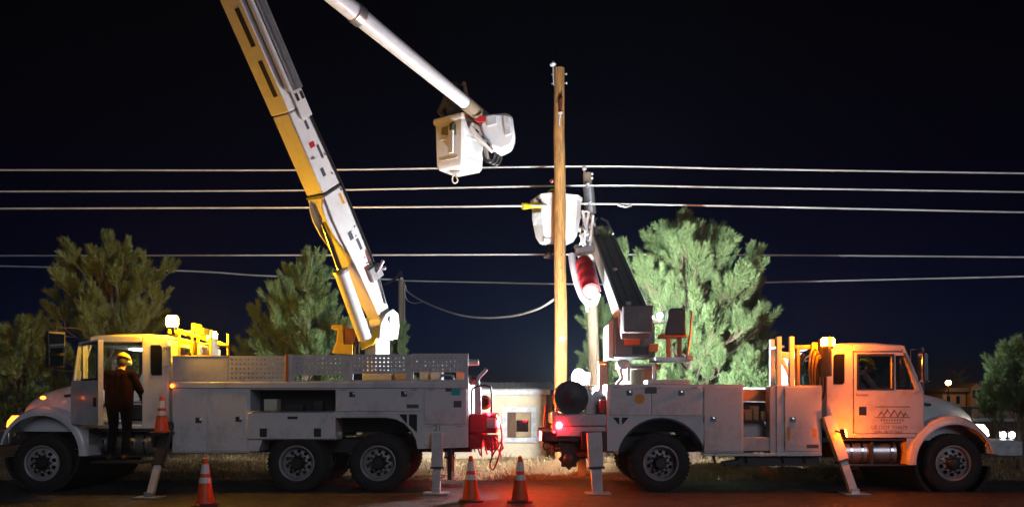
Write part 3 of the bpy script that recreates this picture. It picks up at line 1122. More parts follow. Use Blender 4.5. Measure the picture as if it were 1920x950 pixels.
    for i in range(7):
        px = 884 + i * 7.4
        pin.tube([(X(px), YN + .12, Z(818)), (X(px + 3), YN + .08, Z(830 + rnd.uniform(0, 10))), (X(px + rnd.uniform(0, 12)), YN + .12, Z(846 + rnd.uniform(0, 14)))], .014, 6)
        pin.box(X(px) - .03, X(px) + .03, YN + .06, YN + .14, Z(822 + (i % 3) * 7), Z(814 + (i % 3) * 7))
    pin.build('hydraulic_fittings', 'redpaint', root, .004)
    h = MB()
    h.tube(curve_pts([(X(918), YN - .02, Z(776)), (X(934), YN - .03, Z(786)), (X(941), YN - .05, Z(812)), (X(939), YN - .05, Z(840)), (X(930), YN - .05, Z(870)), (X(924), YN - .05, Z(879)), (X(919), YN - .05, Z(870)), (X(925), YN - .05, Z(850)), (X(936), YN - .05, Z(832)), (X(928), YN + .0, Z(820))], 6), .014, 8)
    h.build('hanging_hose', 'redhose', root)
    for a, b, y0 in ((924, 790, YN + .06),):
        B('tail_lamp_box', 'galv', root, X(912), X(929), YN + .01, YN + .049, Z(802), Z(782), .006)
    t = MB().box(X(932.2), X(936), YN + .12, YN + .26, Z(800), Z(786))
    t.build('tail_lamp', 'redlens3', root, .008)
    t = MB().box(X(932.2), X(936), YF - .26, YF - .12, Z(800), Z(786))
    t.build('tail_lamp', 'redlens', root, .008)
    MB().tube([(X(918), YN + .04, Z(780)), (X(917), YN - .15, Z(775))], .012, 6).build('lamp_arm', 'dark', root)  # arm that holds the added red lamp
    t = MB().lathe((X(917), YN - .17, Z(775)), (.3, 1, -.3), [(.03, 0), (.03, .02), (.015, .03), (.001, .031)], 14)
    t.build('added_red_lamp', 'redlens', root)  # extra red lamp, added to light the bumper face
    t = MB().box(X(932.2), X(935), YN + .34, YN + .5, Z(796), Z(783))
    t.build('amber_lamp', emi('amber_rear', (1, .28, .012), 1300), root, .006)
    # posts above the bumper, guard hoop, disc and spot lamp
    B('stake_post', 'galv', root, X(888), X(901), YN + .3, YN + .42, Z(776), Z(724), .01)
    m = MB()
    m.tube(curve_pts([(X(884), YN + .1, Z(776)), (X(884), YN + .1, Z(735)), (X(889), YN + .1, Z(726)), (X(900), YN + .1, Z(722)), (X(914), YN + .1, Z(723)), (X(921), YN + .1, Z(731)), (X(921), YN + .1, Z(776))], 5), .016, 8)
    m.build('guard_hoop', 'dark', root)
    m = MB()
    m.lathe((X(906), YN + .5, Z(754)), (0, -1, 0), [(.001, -.12), (.11, -.12), (.125, -.06), (.125, .0), (.09, .03), (.045, .015), (.04, .05), (.001, .05)], 22)
    m.build('siren_horn', 'brownins', root)
    m = MB()
    m.lathe((X(884), YN + .2, Z(711)), (-1, -.3, -.15), [(.001, -.09), (.06, -.07), (.085, .03), (.07, .05), (.001, .05)], 16)
    m.build('spot_lamp', 'dark', root)
    m = MB()
    m.obox((X(898), YN + .2, Z(705)), (.12, 0, .13), (0, .03, 0), (-.02, 0, .02))
    m.box(X(890), X(898), YN + .17, YN + .23, Z(726), Z(706))
    m.build('lamp_bracket', 'galv', root, .006)
    MB().tube([(X(868), YN + .35, Z(677)), (X(896), YN + .35, Z(677))], .055, 14).build('pipe_end', 'galv', root)
    # cargo in the bed seen through the hand holes
    for i, (a, b, m_, hh) in enumerate(((665, 722, 'cargo', 703), (730, 760, 'plank', 703), (778, 795, 'cargo', 700), (800, 818, 'white', 696), (850, 868, 'plank', 697))):
        B('bed_case', m_, root, X(a), X(b), YN + .7, YN + 1.3 + .1 * (i % 2), Z(806), Z(hh - 6), .01)
    m = MB()
    m.tube(curve_pts([(X(822), YN + .3, Z(716)), (X(824), YN + .3, Z(704)), (X(834), YN + .3, Z(702)), (X(846), YN + .3, Z(704)), (X(848), YN + .3, Z(716))], 5), .02, 8)
    m.build('grab_handle', 'dark', root)
    # outriggers
    outrigger(root, (X(318), YN - .03, Z(795)), (-5.72, 12.62, 0), m='dark', w=.075)
    outrigger(root, (X(822), YN - .13, Z(812)), (X(820), YN - .2, 0), w=.09)
    for px, c in ((840, 0),):
        B('mud_flap', 'rubber', root, X(838), X(846), YN + .1, YN + .7, Z(900), Z(838), 0)
    outrigger(root, (X(822), YF + .1, Z(812)), (X(820), YF + .3, 0), w=.1)
    # front of body: lamps, beacons, head board rack
    def beacon(px, py, y, r=.095, m_='amber'):
        p = P(px, py, y)
        b = empty('beacon', p - Vector((0, 0, .1)), root)
        MB().lathe(p, (0, 0, 1), [(.001, -r), (r * .8, -r), (r, -r * .6), (r, r * .5), (r * .75, r * .95), (.001, r)], 16).build('beacon_dome', m_, b)
        MB().lathe(p, (0, 0, 1), [(.001, -r - .04), (r * .9, -r - .04), (r * .9, -r - .002), (.001, -r - .002)], 16).build('beacon_base', 'dark', b)
        return p
    p1 = beacon(323, 602, YN - .09)
    p2 = beacon(398, 630, YN + .9, .085)
    MB().tube([P(323, 616, YN - .09), P(325, 624, YN - .1), P(330, 630, YN + .2)], .025, 8).build('beacon_arm', 'dark', root)
    # beacon rack, tool trays and stored gear in front of the bed
    rk = MB()
    for px in (327, 352, 388):
        for yy in (YN + .2, YN + 1.0):
            rk.tube([(X(px), yy, Z(720)), (X(px), yy, Z(616))], .022, 8)
    rk.tube([(X(327), YN + .2, Z(616)), (X(388), YN + .2, Z(640))], .02, 8)
    rk.tube([(X(327), YN + 1.0, Z(616)), (X(388), YN + 1.0, Z(640))], .02, 8)
    rk.tube([(X(327), YN + .2, Z(640)), (X(388), YN + 1.0, Z(640))], .02, 8)
    rk.build('head_rack', 'yellow', root)
    for a, b, c_, d_, yy, m_ in ((300, 320, 612, 622, YN + .3, 'yellow'), (338, 346, 600, 616, YN + .45, 'yellow'), (334, 352, 617, 627, YN + .25, 'white'), (353, 369, 611, 624, YN + .3, 'yellow'),
                                 (345, 358, 640, 660, YN + .25, 'yellow'), (372, 380, 628, 662, YN + .4, 'cargo'), (361, 368, 645, 664, YN + .2, 'white'), (380, 386, 648, 664, YN + .3, 'cargo')):
        B('stored_gear', m_, root, X(a), X(b), yy, yy + .3, Z(d_), Z(c_), .012)
    B('gear_shelf', 'yellow', root, X(324), X(392), YN + .12, YN + 1.1, Z(668), Z(665), .004)
    m = MB()
    m.tube(curve_pts([(X(335), YN + .3, Z(664)), (X(346), YN + .28, Z(655)), (X(352), YN + .28, Z(640)), (X(360), YN + .3, Z(648)), (X(366), YN + .3, Z(664))], 5), .016, 8)
    m.build('coiled_cable', 'dark', root)
    plc = B('placard', 'paper', root, X(306), X(321), YN - .012, YN - .007, Z(686), Z(648), .002)
    text('FM', (X(313), YN - .0135, Z(655)), .09, 'sticker', plc)
    t = MB().ball((X(325), YN - .05, Z(723)), .035, 10)
    t.build('marker_lamp', 'marker', root)
    # lights on the nose
    t = MB().ball((X(82), YN - .02, Z(745)), .04, 10, (1.3, .7, .8))
    t.build('marker_lamp', 'marker', root)
    # cab dome light
    B('dome_lamp', 'dome', root, X(205), X(235), YN + .7, YN + 1.0, Z(650), Z(648.5), 0)
    B('head_liner', 'interior', root, X(172), X(310), YN + .09, YF - .09, Z(647.5), Z(646.5), 0)
    # ---------------- boom
    base = P(715, 600, YM)
    elbow = P(368, -190, 11.3)
    ped = MB()
    zt = P(0, 596, YM).z
    zb = Z(812)
    px0, px1 = P(686, 0, YM).x, P(728, 0, YM).x
    ped.loft([[Vector((a, b, z_)) for a, b in ((px0, YM - .1), (px0 + .22, YM - .27), (px1, YM - .1), (px1, YM + .15), (px0 + .22, YM + .27), (px0, YM + .15))] for z_ in (zb, zt - .35)])
    ped.build('pedestal', 'boomwhite', root, .012)
    d = (elbow - base).normalized()
    az = Vector((d.x, d.y, 0)).normalized()
    sn = Vector((-az.y, az.x, 0))
    if sn.dot(Vector((1, -1, 0))) < 0:
        sn = -sn
    un = az * d.z - Vector((0, 0, 1)) * Vector((d.x, d.y, 0)).length   # underside normal
    un.normalize()
    L = (elbow - base).length

    def at(t, a=0, b=0):
        return base + d * (L * t) + sn * a + un * b

    def seg(t0, t1, w0, h0, w1, h1, o0=0, o1=0):
        m_ = MB()
        m_.loft([[at(t, sx * w, o + sy * h) for sx, sy in ((-1, -1), (1, -1), (1, 1), (-1, 1))] for t, w, h, o in ((t0, w0, h0, o0), (t1, w1, h1, o1))])
        return m_
    m = MB()
    m.obox(base + Vector((0, 0, -.16)) + az * -.02, az * .2, sn * .17, Vector((0, 0, .2)))
    tur = m.build('turntable_head', 'boomwhite', root, .05)
    # knuckle cheek plates
    for sgn in (-1, 1):
        k = MB()
        cpl = [(-.30, -.36), (.20, -.34), (.25, -.1), (.22, .12), (.08, .2), (-.12, .1), (-.26, -.1)]
        o_ = base + sn * sgn * .2
        rr = [o_ - az * a + Vector((0, 0, b)) for a, b in cpl]
        k.loft([[p - sn * .02 for p in rr], [p + sn * .02 for p in rr]])
        k.build('cheek_plate', 'boomwhite', root, .01)
    MB().tube([base - sn * .25, base + sn * .25], .06, 16).build('boom_pin', 'galv', root)
    low = MB().loft([[at(t, sx * w, o + sy * h) for sx, sy in ((-1, -1), (1, -1), (1, 1), (-1, 1))] for t, w, h, o in
                     ((-.02, .13, .13, 0), (.05, .15, .17, 0), (.16, .2, .235, 0), (.25, .2, .27, .02), (.30, .2, .28, .02), (.36, .19, .265, 0))])
    lb = low.build('lower_boom', 'boomwhite', root, .012)
    seg(.3605, .366, .200, .277, .200, .277).build('boom_collar', 'dark', root, .004)
    seg(.3665, .56, .19, .245, .185, .225).build('lower_boom_insert', 'boomwhite', root, .02)
    up = seg(.562, 1.0, .2, .17, .19, .16, .05, .05).build('lower_boom_arm', 'boomwhite', root, .012)
    # recessed slots on the underside of the arm
    for t0, t1 in ((.60, .68), (.71, .79), (.84, .9)):
        m = MB()
        m.loft([[at(t, a, b) for a, b in ((.02, .2), (.11, .2), (.11, .224), (.02, .224))] for t in (t0, t1)])
        m.build('arm_slot', 'dark', up, .002)
    # end bracket, boom cylinders alongside the arm
    k = MB()
    k.loft([[at(t, a, b) for a, b in ((.201, -.2), (.25, -.2), (.25, .06), (.201, .06))] for t in (.535, .60)])
    k.build('cylinder_bracket', 'boomwhite', root, .015)
    for q in (-.14, -.02):
        k = MB()
        k.loft([[at(t, a, q + b) for a, b in ((.251, -.035), (.256, -.035), (.256, .03), (.251, .03))] for t in (.575, .592)])
        k.build('bracket_slot', 'black', root)
    MB().tube([at(.60, .30, -.06), at(.86, .30, -.06)], .085, 18).build('arm_cylinder', 'galv', root)
    MB().tube([at(.86, .30, -.06), at(.99, .30, -.06)], .04, 12).build('cylinder_rod', 'chrome', root)
    MB().tube([at(.60, .27, .10), at(.83, .27, .10)], .05, 14).build('leveling_rod', 'boomwhite', root)
    MB().tube(curve_pts([at(.83, .25, .08), at(.87, .3, .05), at(.9, .24, .02), at(.97, .28, -.1)], 6), .022, 8).build('boom_hose', 'hose', root)
    MB().tube(curve_pts([at(.80, .24, .12), at(.86, .28, .1), at(.92, .27, .0), at(.98, .3, .05)], 6), .018, 8).build('boom_hose', 'redhose', root)
    # lift cylinder below
    lug = MB()
    for sg_ in (-1, 1):
        rr = [at(t, sg_ * .14, b) for t, b in ((.20, .24), (.27, .38), (.31, .40), (.34, .36), (.36, .25))]
        lug.loft([[p - sn * .015 for p in rr], [p + sn * .015 for p in rr]])
    lug.build('cylinder_lug', 'boomwhite', root, .006)
    ca = base + az * .42 + Vector((0, 0, -.35)) + un * .02
    cb = at(.30, 0, .34)
    cm = ca.lerp(cb, .60)
    MB().tube([ca, cm], .125, 20).build('lift_cylinder', 'boomwhite', root)
    MB().tube([cm, cb], .05, 14).build('cylinder_rod', 'chrome', root)
    MB().tube([cm - (cb - ca).normalized() * .03, cm + (cb - ca).normalized() * .02], .14, 20).build('cylinder_gland', 'galv', root)
    # cradle arms and control station
    cs = empty('control_station', P(650, 660, YM - .3), root)
    m = MB()
    yy = YM - .35

    def pq(px, py):
        q = P(px, py, yy)
        return (q.x, q.z)
    m.prism([pq(624, 662), pq(632, 640), pq(634, 618), pq(622, 616), pq(623, 609), pq(642, 609), pq(644, 645), pq(662, 645), pq(662, 664)], yy - .04, yy + .25)
    m.build('control_panel', 'yellow', cs, .01)
    m = MB()
    m.prism([pq(645, 644), pq(645, 610), pq(652, 612), pq(664, 622), pq(660, 644)], yy + .05, yy + .2)
    m.build('control_housing', 'orange', cs, .01)
    for px in (663, 668, 673):
        MB().tube([P(px, 664, yy), P(px + 1, 640, yy)], .012, 6).build('control_lever', 'dark', cs)
    m = MB()
    m.prism([pq(672, 642), pq(690, 634), pq(706, 608), pq(716, 612), pq(700, 645), pq(676, 655)], yy + .02, yy + .2)
    m.build('boom_rest', 'yellow', root, .015)
    # clamp with ropes on the lower boom
    m = MB()
    q = at(.13, .22, -.1)
    m.obox(q, sn * .05, d * .12, un * .15)
    m.tube([q + sn * .05, q + sn * .2 + Vector((0, 0, .2))], .03, 8)
    m.tube([q + d * .1, q + sn * .15 - un * .15], .035, 8)
    m.build('jib_clamp', 'galv', root, .006)
    # pins and stencils on the side face of the boom
    m = MB()
    for i in range(14):
        t = rnd.uniform(.05, .5)
        b = rnd.uniform(-.18, .18)
        q = at(t, .2 if t < .36 else .19, b)
        m.lathe(q, sn, [(.018, -.01), (.018, .012), (.01, .016), (.001, .016)], 8)
    m.build('boom_bolts', 'galv', root)
    # decals, grease marks and a hose run on the side of the boom
    for t_, b_, l_, w_, m_ in ((.20, -.05, .03, .035, 'sticker'), (.235, .06, .02, .05, 'sticker'), (.32, -.1, .025, .03, 'amber_sticker'), (.40, .05, .02, .04, 'sticker'),
                               (.44, -.08, .03, .03, 'sticker'), (.47, .03, .012, .06, 'redpaint'), (.51, -.04, .02, .03, 'sticker')):
        h_ = .2 if t_ < .36 else .19
        k = MB()
        h_ = (.2 if t_ < .30 else .2 - .01 * (t_ - .30) / .06) if t_ < .36 else .19 - .005 * (t_ - .3665) / .19
        k.loft([[at(t, a, b_ + b) for a, b in ((h_ + .0005, -w_), (h_ + .003, -w_), (h_ + .003, w_), (h_ + .0005, w_))] for t in (t_, t_ + l_)])
        k.build('boom_decal', m_, root)
    MB().tube(curve_pts([at(.04, .17, -.1), at(.14, .225, -.17), at(.25, .225, -.2), at(.36, .22, -.22), at(.46, .215, -.2), at(.55, .21, -.18)], 6), .018, 8).build('boom_hose', 'hose', root)
    # upper boom
    tip = P(908, 222, 16.6)
    el = elbow + sn * .25
    ud = (tip - el).normalized()
    UL = (tip - el).length
    ub = MB()
    ub.tube([el, el + ud * UL * .45, el + ud * UL * .93], [.165, .155, .125], 22)
    ub.build('upper_boom', 'fibre', root)
    MB().tube([el + ud * UL * .43, el + ud * UL * .455], [.175, .175], 22).build('boom_band', 'galv', root)
    MB().tube([el + ud * UL * .90, el + ud * UL * 1.0], [.145, .135], 20).build('boom_tip_sleeve', 'oldwood', root)
    m = MB()
    m.obox(elbow, sn * .34, d * .3, un * .25)
    m.build('elbow_joint', 'boomwhite', root, .06)
    m = MB()
    for k in (-1, 0, 1):
        m.tube([el + ud * UL * .88 + Vector((0, 0, .13)), el + ud * UL * .9 + Vector((k * .02, 0, .14))], .012, 6)
    m.build('tip_fitting', 'yellow', root)

    # bucket
    bc = P(862, 276, 17.0)
    bk = empty('bucket', bc - Vector((0, 0, .55)), root)
    ang = R(56)
    ca_, sa_ = math.cos(ang), math.sin(ang)

    def bp(u, v, z):
        return bc + Vector((u * ca_ - v * sa_, u * sa_ + v * ca_, z))

    def sect(a, z, ch=.05):
        pts = [(-a + ch, -a), (a - ch, -a), (a, -a + ch), (a, a - ch), (a - ch, a), (-a + ch, a), (-a, a - ch), (-a, -a + ch)]
        return [bp(u, v, z) for u, v in pts]
    m = MB()
    m.loft([sect(.385, .46), sect(.365, -.44), sect(.33, -.51), ][::-1], cap=False)
    m.loft([sect(.355, .46), sect(.335, -.44)], cap=False)
    m.add(sect(.33, -.51), [tuple(range(7, -1, -1))])
    m.add(sect(.335, -.44), [tuple(range(8))])
    m.build('bucket_shell', 'fibre', bk, .006)
    m = MB()
    m.loft([sect(.405, .43), sect(.42, .47), sect(.42, .53), sect(.40, .55), sect(.345, .55), sect(.345, .44), sect(.405, .43)], cap=False)
    m.build('bucket_rim', 'fibre', bk)
    for (u0, v0, u1, v1) in ((-.24, -.383, .24, -.383), (.383, -.24, .383, .24), (-.383, -.24, -.383, .24)):
        for zz in (.1, -.34):
            k_ = .392 - .0225 * (.46 - zz) / .9 - .006
            a, b = bp(u0 * k_ / .383, v0 * k_ / .383, zz), bp(u1 * k_ / .383, v1 * k_ / .383, zz)
            nn = ((a + b) / 2 - bp(0, 0, zz)).normalized()
            MB().obox((a + b) / 2, (b - a) / 2, (0, 0, .02), nn * .012).build('bucket_rib', 'fibre', bk, .006)
    # step cut-out in the side of the bucket
    a = bp(-.379, .0, .2)
    nrm = (bp(-1, 0, 0) - bp(0, 0, 0)).normalized()
    tng = (bp(0, 1, 0) - bp(0, 0, 0)).normalized()
    m = MB()
    rr = [a + tng * p_ + Vector((0, 0, q_)) for p_, q_ in ((-.2, .14), (.18, .14), (.2, .0), (-.08, -.08), (-.2, -.06))]
    m.loft([[p - nrm * .02 for p in rr], [p + nrm * .008 for p in rr]])
    m.build('foot_hole', 'oldwood', bk)
    m = MB()
    m.obox(bp(-.42, -.1, .05), nrm * .03, tng * .06, (0, 0, .3))
    m.build('side_pouch', 'fibre', bk, .01)
    MB().obox(bp(-.42, -.12, .28), nrm * .035, tng * .045, (0, 0, .07)).build('glove_bag', 'olive', bk, .01)
    hk = MB()
    hb = bc + Vector((-.1, -.05, -.51))
    hk.tube(curve_pts([hb, hb + Vector((-.04, 0, -.12)), hb + Vector((-.05, 0, -.22)), hb + Vector((.0, 0, -.27)), hb + Vector((.06, 0, -.22)), hb + Vector((.02, 0, -.1)), hb], 5), .016, 8)
    hk.build('sling', 'rope', bk)
    MB().box(hb.x - .1, hb.x + .1, hb.y - .05, hb.y + .05, hb.z - .04, hb.z - .002).build('sling_bracket', 'galv', bk, .01)
    # jib winch housing at the boom tip
    jh = empty('tip_housing', P(935, 255, 16.5), root)

    def jp(px, py):
        q = P(px, py, 16.5)
        return (q.x, q.z)
    m = MB()
    m.prism([jp(906, 221), jp(950, 217), jp(961, 224), jp(966, 262), jp(960, 278), jp(940, 288), (jp(922, 281)), jp(905, 262), jp(900, 240)], 16.3, 16.75)
    m.build('housing_shell', 'fibre', jh, .05)
    m = MB()
    m.prism([jp(943, 224), jp(954, 226), jp(958, 258), jp(948, 262)], 16.25, 16.299)
    m.prism([jp(912, 226), jp(930, 223), jp(932, 240), jp(914, 244)], 16.25, 16.299)
    m.build('housing_panel', 'frameboard', jh, .006)
    m = MB()
    m.prism([jp(890, 234), jp(902, 226), jp(911, 226), jp(911, 238), jp(897, 238)], 16.20, 16.248)
    m.build('red_lever', 'redpaint', jh, .01)
    m = MB()
    m.prism([jp(885, 232), jp(900, 240), jp(928, 278), jp(922, 286), jp(893, 262), jp(880, 244)], 16.35, 16.6)
    m.build('tip_arm', 'fibre', jh, .02)
    for i in range(7):
        q = P(890 + i * 5.2, 240 + i * 6.2, 16.27)
        MB().obox(q, (.03, 0, -.035), (0, .03, 0), (.012, 0, .01)).build('tip_link', 'dark' if i % 2 else 'galv', jh, .003)
    for i, (cx, cy, rr_) in enumerate(((918, 288, .20), (924, 292, .19), (930, 296, .17))):
        q = P(cx, cy, 16.6 + .05 * i)
        ring = [q + Vector((math.cos(t) * rr_ * .62, math.sin(t) * .08, math.sin(t) * rr_)) for t in [2 * PI * k / 24 for k in range(25)]]
        MB().tube(ring, .03, 8).build('hose_coil', 'hose', jh)
    MB().tube([P(908, 262, 16.55), P(914, 300, 16.55)], .045, 10).build('hose_fitting', 'galv', jh)
    return bc, bp


BC, BP = bucket_truck()


# ------------------------------------------------------------------ digger derrick truck on the right
def derrick_truck():
    root = empty('derrick_truck', (X(1450), YM, 0))
    tag(root, 'white digger derrick truck with dark boom and operator seat, nose to the right', 'truck')
    fx = X(1790)
    U, cab, roof = truck_front(root, fx, 1, False)
    wheel(root, fx, YN + .03, 'front')
    wheel(root, fx, YF - .03, 'front', True)
    wheel(root, X(1240), YN + .03, 'rear')
    wheel(root, X(1240), YN + .33, 'rear')
    wheel(root, X(1240), YF - .03, 'rear', True)
    wheel(root, X(1240), YF - .33, 'rear', True)
    MB().tube([(X(1240), YN + .2, .49), (X(1240), YF - .2, .49)], .08, 10).build('axle', 'dark', root)
    m = MB()
    for yy in (YM - .43, YM + .36):
        m.box(X(1035), X(1560), yy, yy + .08, Z(852), Z(822))
    m.build('chassis_rail', 'dark', root)
    # bodies
    ar = arc(X(1240), Z(866), .74, 12, 170, 16)
    for k, (y0, y1) in enumerate(((YN, YN + .55), (YF - .55, YF))):
        c = MB()
        c.prism([(X(1138), Z(845)), (X(1138), Z(720)), (X(1394), Z(720)), (X(1394), Z(848)), (X(1322), Z(848))] + ar + [(X(1158), Z(845))], y0, y1)
        c.build('body_side', 'white', root, .008)
        c = MB().box(X(1456), X(1541), y0, y1, Z(850), Z(722))
        c.build('front_cabinet', 'white', root, .008)
    B('raised_lid', 'white', root, X(1215), X(1296), YN + .08, YN + .5, Z(720) + .001, Z(711), .02)
    B('body_deck', 'dark', root, X(1138), X(1540), YN + .551, YF - .551, Z(806), Z(800), 0)
    dr = [cdoor(root, 1141, 1220, 724, 779, [(1180, 736)], t=.016), cdoor(root, 1221, 1316, 724, 779, [(1277, 736)], t=.016),
          cdoor(root, 1319, 1392, 724, 846, [(1337, 785)], t=.016), cdoor(root, 1470, 1539, 724, 846, [(1486, 786)], t=.016)]
    v = MB()
    v.prism([(X(1149), Z(782)), (X(1161), Z(782)), (X(1161), Z(796))], YN - .008, YN - .002)
    v.prism([(X(1166), Z(782)), (X(1179), Z(782)), (X(1166), Z(796))], YN - .008, YN - .002)
    v.build('vent', 'black', root)
    m = MB()
    m.prism(arc(X(1240), Z(866), .75, 15, 165, 16) + arc(X(1240), Z(866), .72, 165, 15, 16), YN - .01, YN + .08)
    m.build('arch_trim', 'dark', root)
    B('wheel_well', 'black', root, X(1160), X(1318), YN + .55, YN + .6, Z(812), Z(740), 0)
    sticker(root, 1220, 731, .2, .11, 'sticker', YN - .016)
    o = MB().lathe((X(1199), YN - .017, Z(747)), (0, -1, 0), [(.085, 0), (.085, .003), (.001, .003)], 20)
    o.build('round_sticker', 'amber_sticker', root)
    sticker(root, 1523, 836, .2, .06, 'sticker', YN - .016)
    for px, py in ((1478, 812), (1527, 811)):
        sticker(root, px, py, .05 if px < 1500 else .07, .22 if px < 1500 else .14, 'amber_sticker', YN - .016)
    # open bay between cabinets: back board, shelf, steps
    B('bay_board', 'plank', root, X(1394) + .003, X(1456) - .003, YN + .30, YN + .34, Z(752), Z(729), .004)
    B('bay_back', 'dark', root, X(1394) + .003, X(1456) - .003, YN + .5, YN + .54, Z(790), Z(753), 0)
    B('bay_panel', 'grey_white', root, X(1394) + .003, X(1444), YN + .28, YN + .31, Z(822), Z(789), .004)
    B('bay_step', 'grey_white', root, X(1394) + .003, X(1444), YN + .02, YN + .28, Z(845), Z(819), .008)
    B('bay_shelf', 'dark', root, X(1394) + .003, X(1456) - .003, YN + .05, YN + .5, Z(789), Z(787), 0)
    B('bay_post', 'grey_white', root, X(1444), X(1456) - .001, YN + .01, YN + .25, Z(850), Z(724), .006)
    for i, (a, w, h) in enumerate(((1402, 14, 20), (1418, 10, 26), (1432, 12, 16))):
        B('bay_block', 'plank', root, X(a), X(a + w), YN + .15, YN + .4, Z(787), Z(787 - h), .008)
    B('body_skirt', 'alu', root, X(1318), X(1541), YN - .012, YN + .03, Z(854), Z(849), .004)
    m = MB()
    for a in (1340, 1400, 1470, 1510):
        m.tube([(X(a), YN + .1, Z(854)), (X(a + 4), YN + .1, Z(868))], .02, 6)
    m.box(X(1390), X(1541), YN + .12, YN + .4, Z(874), Z(858))
    m.build('underframe', 'dark', root)
    MB().obox((X(1376), YN + .2, Z(868)), (.14, 0, .02), (0, .12, 0), (0, 0, .04)).build('step_bracket', 'dark', root, .01)
    # rear deck
    m = MB()
    m.box(X(1040), X(1138) - .003, YN + .02, YF - .02, Z(798), Z(776))
    m.box(X(1044), X(1138) - .003, YN + .06, YF - .06, Z(818), Z(799))
    m.build('rear_deck', 'grey_white', root, .02)
    B('tail_beam', 'dark', root, X(1016), X(1092), YN + .1, YF - .1, Z(828), Z(808), .02)
    B('outrigger_box', 'dark', root, X(1090), X(1136), YN - .03, YF + .03, Z(842), Z(808), .01)
    B('corner_post', 'grey_white', root, X(1035), X(1043), YN + .0, YN + .1, Z(810), Z(770), .01)
    t = MB().lathe((X(1048), YN + .014, Z(797)), (-.3, -1, 0), [(.06, -.01), (.06, .02), (.03, .04), (.001, .041)], 16)
    t.build('tail_lamp', 'redlens2', root)
    t = MB().lathe((X(1039), YN - .004, Z(809)), (0, -1, 0), [(.02, 0), (.02, .02), (.001, .025)], 10)
    t.build('small_tail_lamp', 'redlens', root)
    t = MB().box(X(1013.5), X(1015.8), YN + .3, YN + .5, Z(826), Z(810))
    t.build('rear_lamp', 'redlens3', root, .006)
    # hitch: star wheel pulley and shackles
    m = MB()
    ce = (X(1069), Z(862))
    star = []
    for i in range(16):
        a = 2 * PI * i / 16
        rr = .185 if i % 2 == 0 else .145
        star.append((ce[0] + rr * math.cos(a), ce[1] + rr * math.sin(a)))
    m.prism(star, YN + .25, YN + .30)
    m.lathe((ce[0], YN + .25, ce[1]), (0, -1, 0), [(.1, 0), (.1, .05), (.05, .08), (.001, .08)], 18)
    m.box(X(1052), X(1088), YN + .26, YN + .5, Z(850), Z(826))
    m.build('hitch_sprocket', 'dark', root, .004)
    m = MB()
    ringc = Vector((X(1026), YN + .2, Z(836)))
    m.tube([ringc + Vector((math.cos(2 * PI * k / 16) * .06, 0, math.sin(2 * PI * k / 16) * .07)) for k in range(17)], .02, 8)
    ringc = Vector((X(1046), YN + .2, Z(840)))
    m.tube([ringc + Vector((math.cos(2 * PI * k / 16) * .06, 0, math.sin(2 * PI * k / 16) * .05)) for k in range(17)], .02, 8)
    m.build('shackle', 'dark', root)
    m = MB()
    m.tube(curve_pts([(X(1024), YN + .1, Z(758)), (X(1022), YN + .05, Z(780)), (X(1021), YN + .05, Z(798)), (X(1028), YN + .05, Z(797)), (X(1040), YN + .05, Z(790))], 5), .016, 8)
    m.build('red_hose', 'redhose', root)
    # cable reel on the rear deck
    rc = Vector((X(1073), YN + .2, Z(745)))
    rl = empty('cable_reel', rc, root)
    m = MB().lathe(rc, (0, -1, 0), [(.001, .05), (.06, .05), (.1, .03), (.25, .03), (.285, .035), (.295, .02), (.295, 0), (.001, 0)], 32)
    m.build('reel_flange', 'dark', rl)
    m = MB().lathe(rc + Vector((0, .5, 0)), (0, -1, 0), [(.001, .03), (.285, .03), (.295, .02), (.295, 0), (.001, 0)], 32)
    m.build('reel_flange', 'dark', rl)
    m = MB().lathe(rc + Vector((0, .48, 0)), (0, -1, 0), [(.22, 0), (.23, .1), (.22, .2), (.23, .3), (.22, .46)], 28)
    m.build('reel_winding', 'hose', rl)
    m = MB()
    m.prism([(X(1102), Z(776)), (X(1104), Z(730)), (X(1112), Z(730)), (X(1122), Z(776))], YN + .3, YN + .5)
    m.prism([(X(1044), Z(776)), (X(1042), Z(730)), (X(1046), Z(730)), (X(1048), Z(776))], YN + .3, YN + .5)
    m.build('reel_stand', 'grey_white', rl, .006)
    # floodlight on the deck behind the reel
    fl = P(1085, 708, 14.75)
    fo = empty('floodlight', fl - Vector((0, 0, .6)), root)
    MB().ball(fl, .125, 14, (1, 1, 1.3)).build('flood_globe', 'flood', fo)
    MB().lathe(fl, (0, 0, 1), [(.001, -.19), (.14, -.19), (.30, -.155), (.30, -.148), (.13, -.175), (.001, -.175)], 24).build('flood_dish', 'galv', fo)
    MB().tube([fl - Vector((0, 0, .17)), fl - Vector((0, 0, .68))], .02, 8).build('flood_stand', 'galv', fo)
    fc = Vector((1.34, 15.45, 1.98))
    f2 = empty('work_floodlight', fc, root)
    fn = Vector((-.3, 1, .22)).normalized()
    fs = Vector((1, .3, 0)).normalized()
    fu = fs.cross(fn)
    MB().obox(fc, fs * .17, fn * .05, fu * .13).build('lamp_housing', 'dark', f2, .01)
    MB().obox(fc + fn * .056, fs * .15, fn * .004, fu * .11).build('lamp_lens', 'flood2', f2)
    MB().tube([fc - Vector((0, 0, .13)), (fc.x, fc.y, 1.3)], .02, 8).build('lamp_stand', 'galv', f2)
    # white drum and red can next to the body
    dp = P(1126, 770, 14.1)
    MB().lathe((X(1126), YN + .5, Z(776)), (0, 0, 1), [(.001, 0), (.11, 0), (.115, .1), (.115, .3), (.08, .38), (.05, .4), (.001, .4)], 18).build('water_cooler', 'white', root)
    B('fuel_can', 'redpaint', root, X(1126), X(1137), YN + .1, YN + .3, Z(775), Z(748), .02)
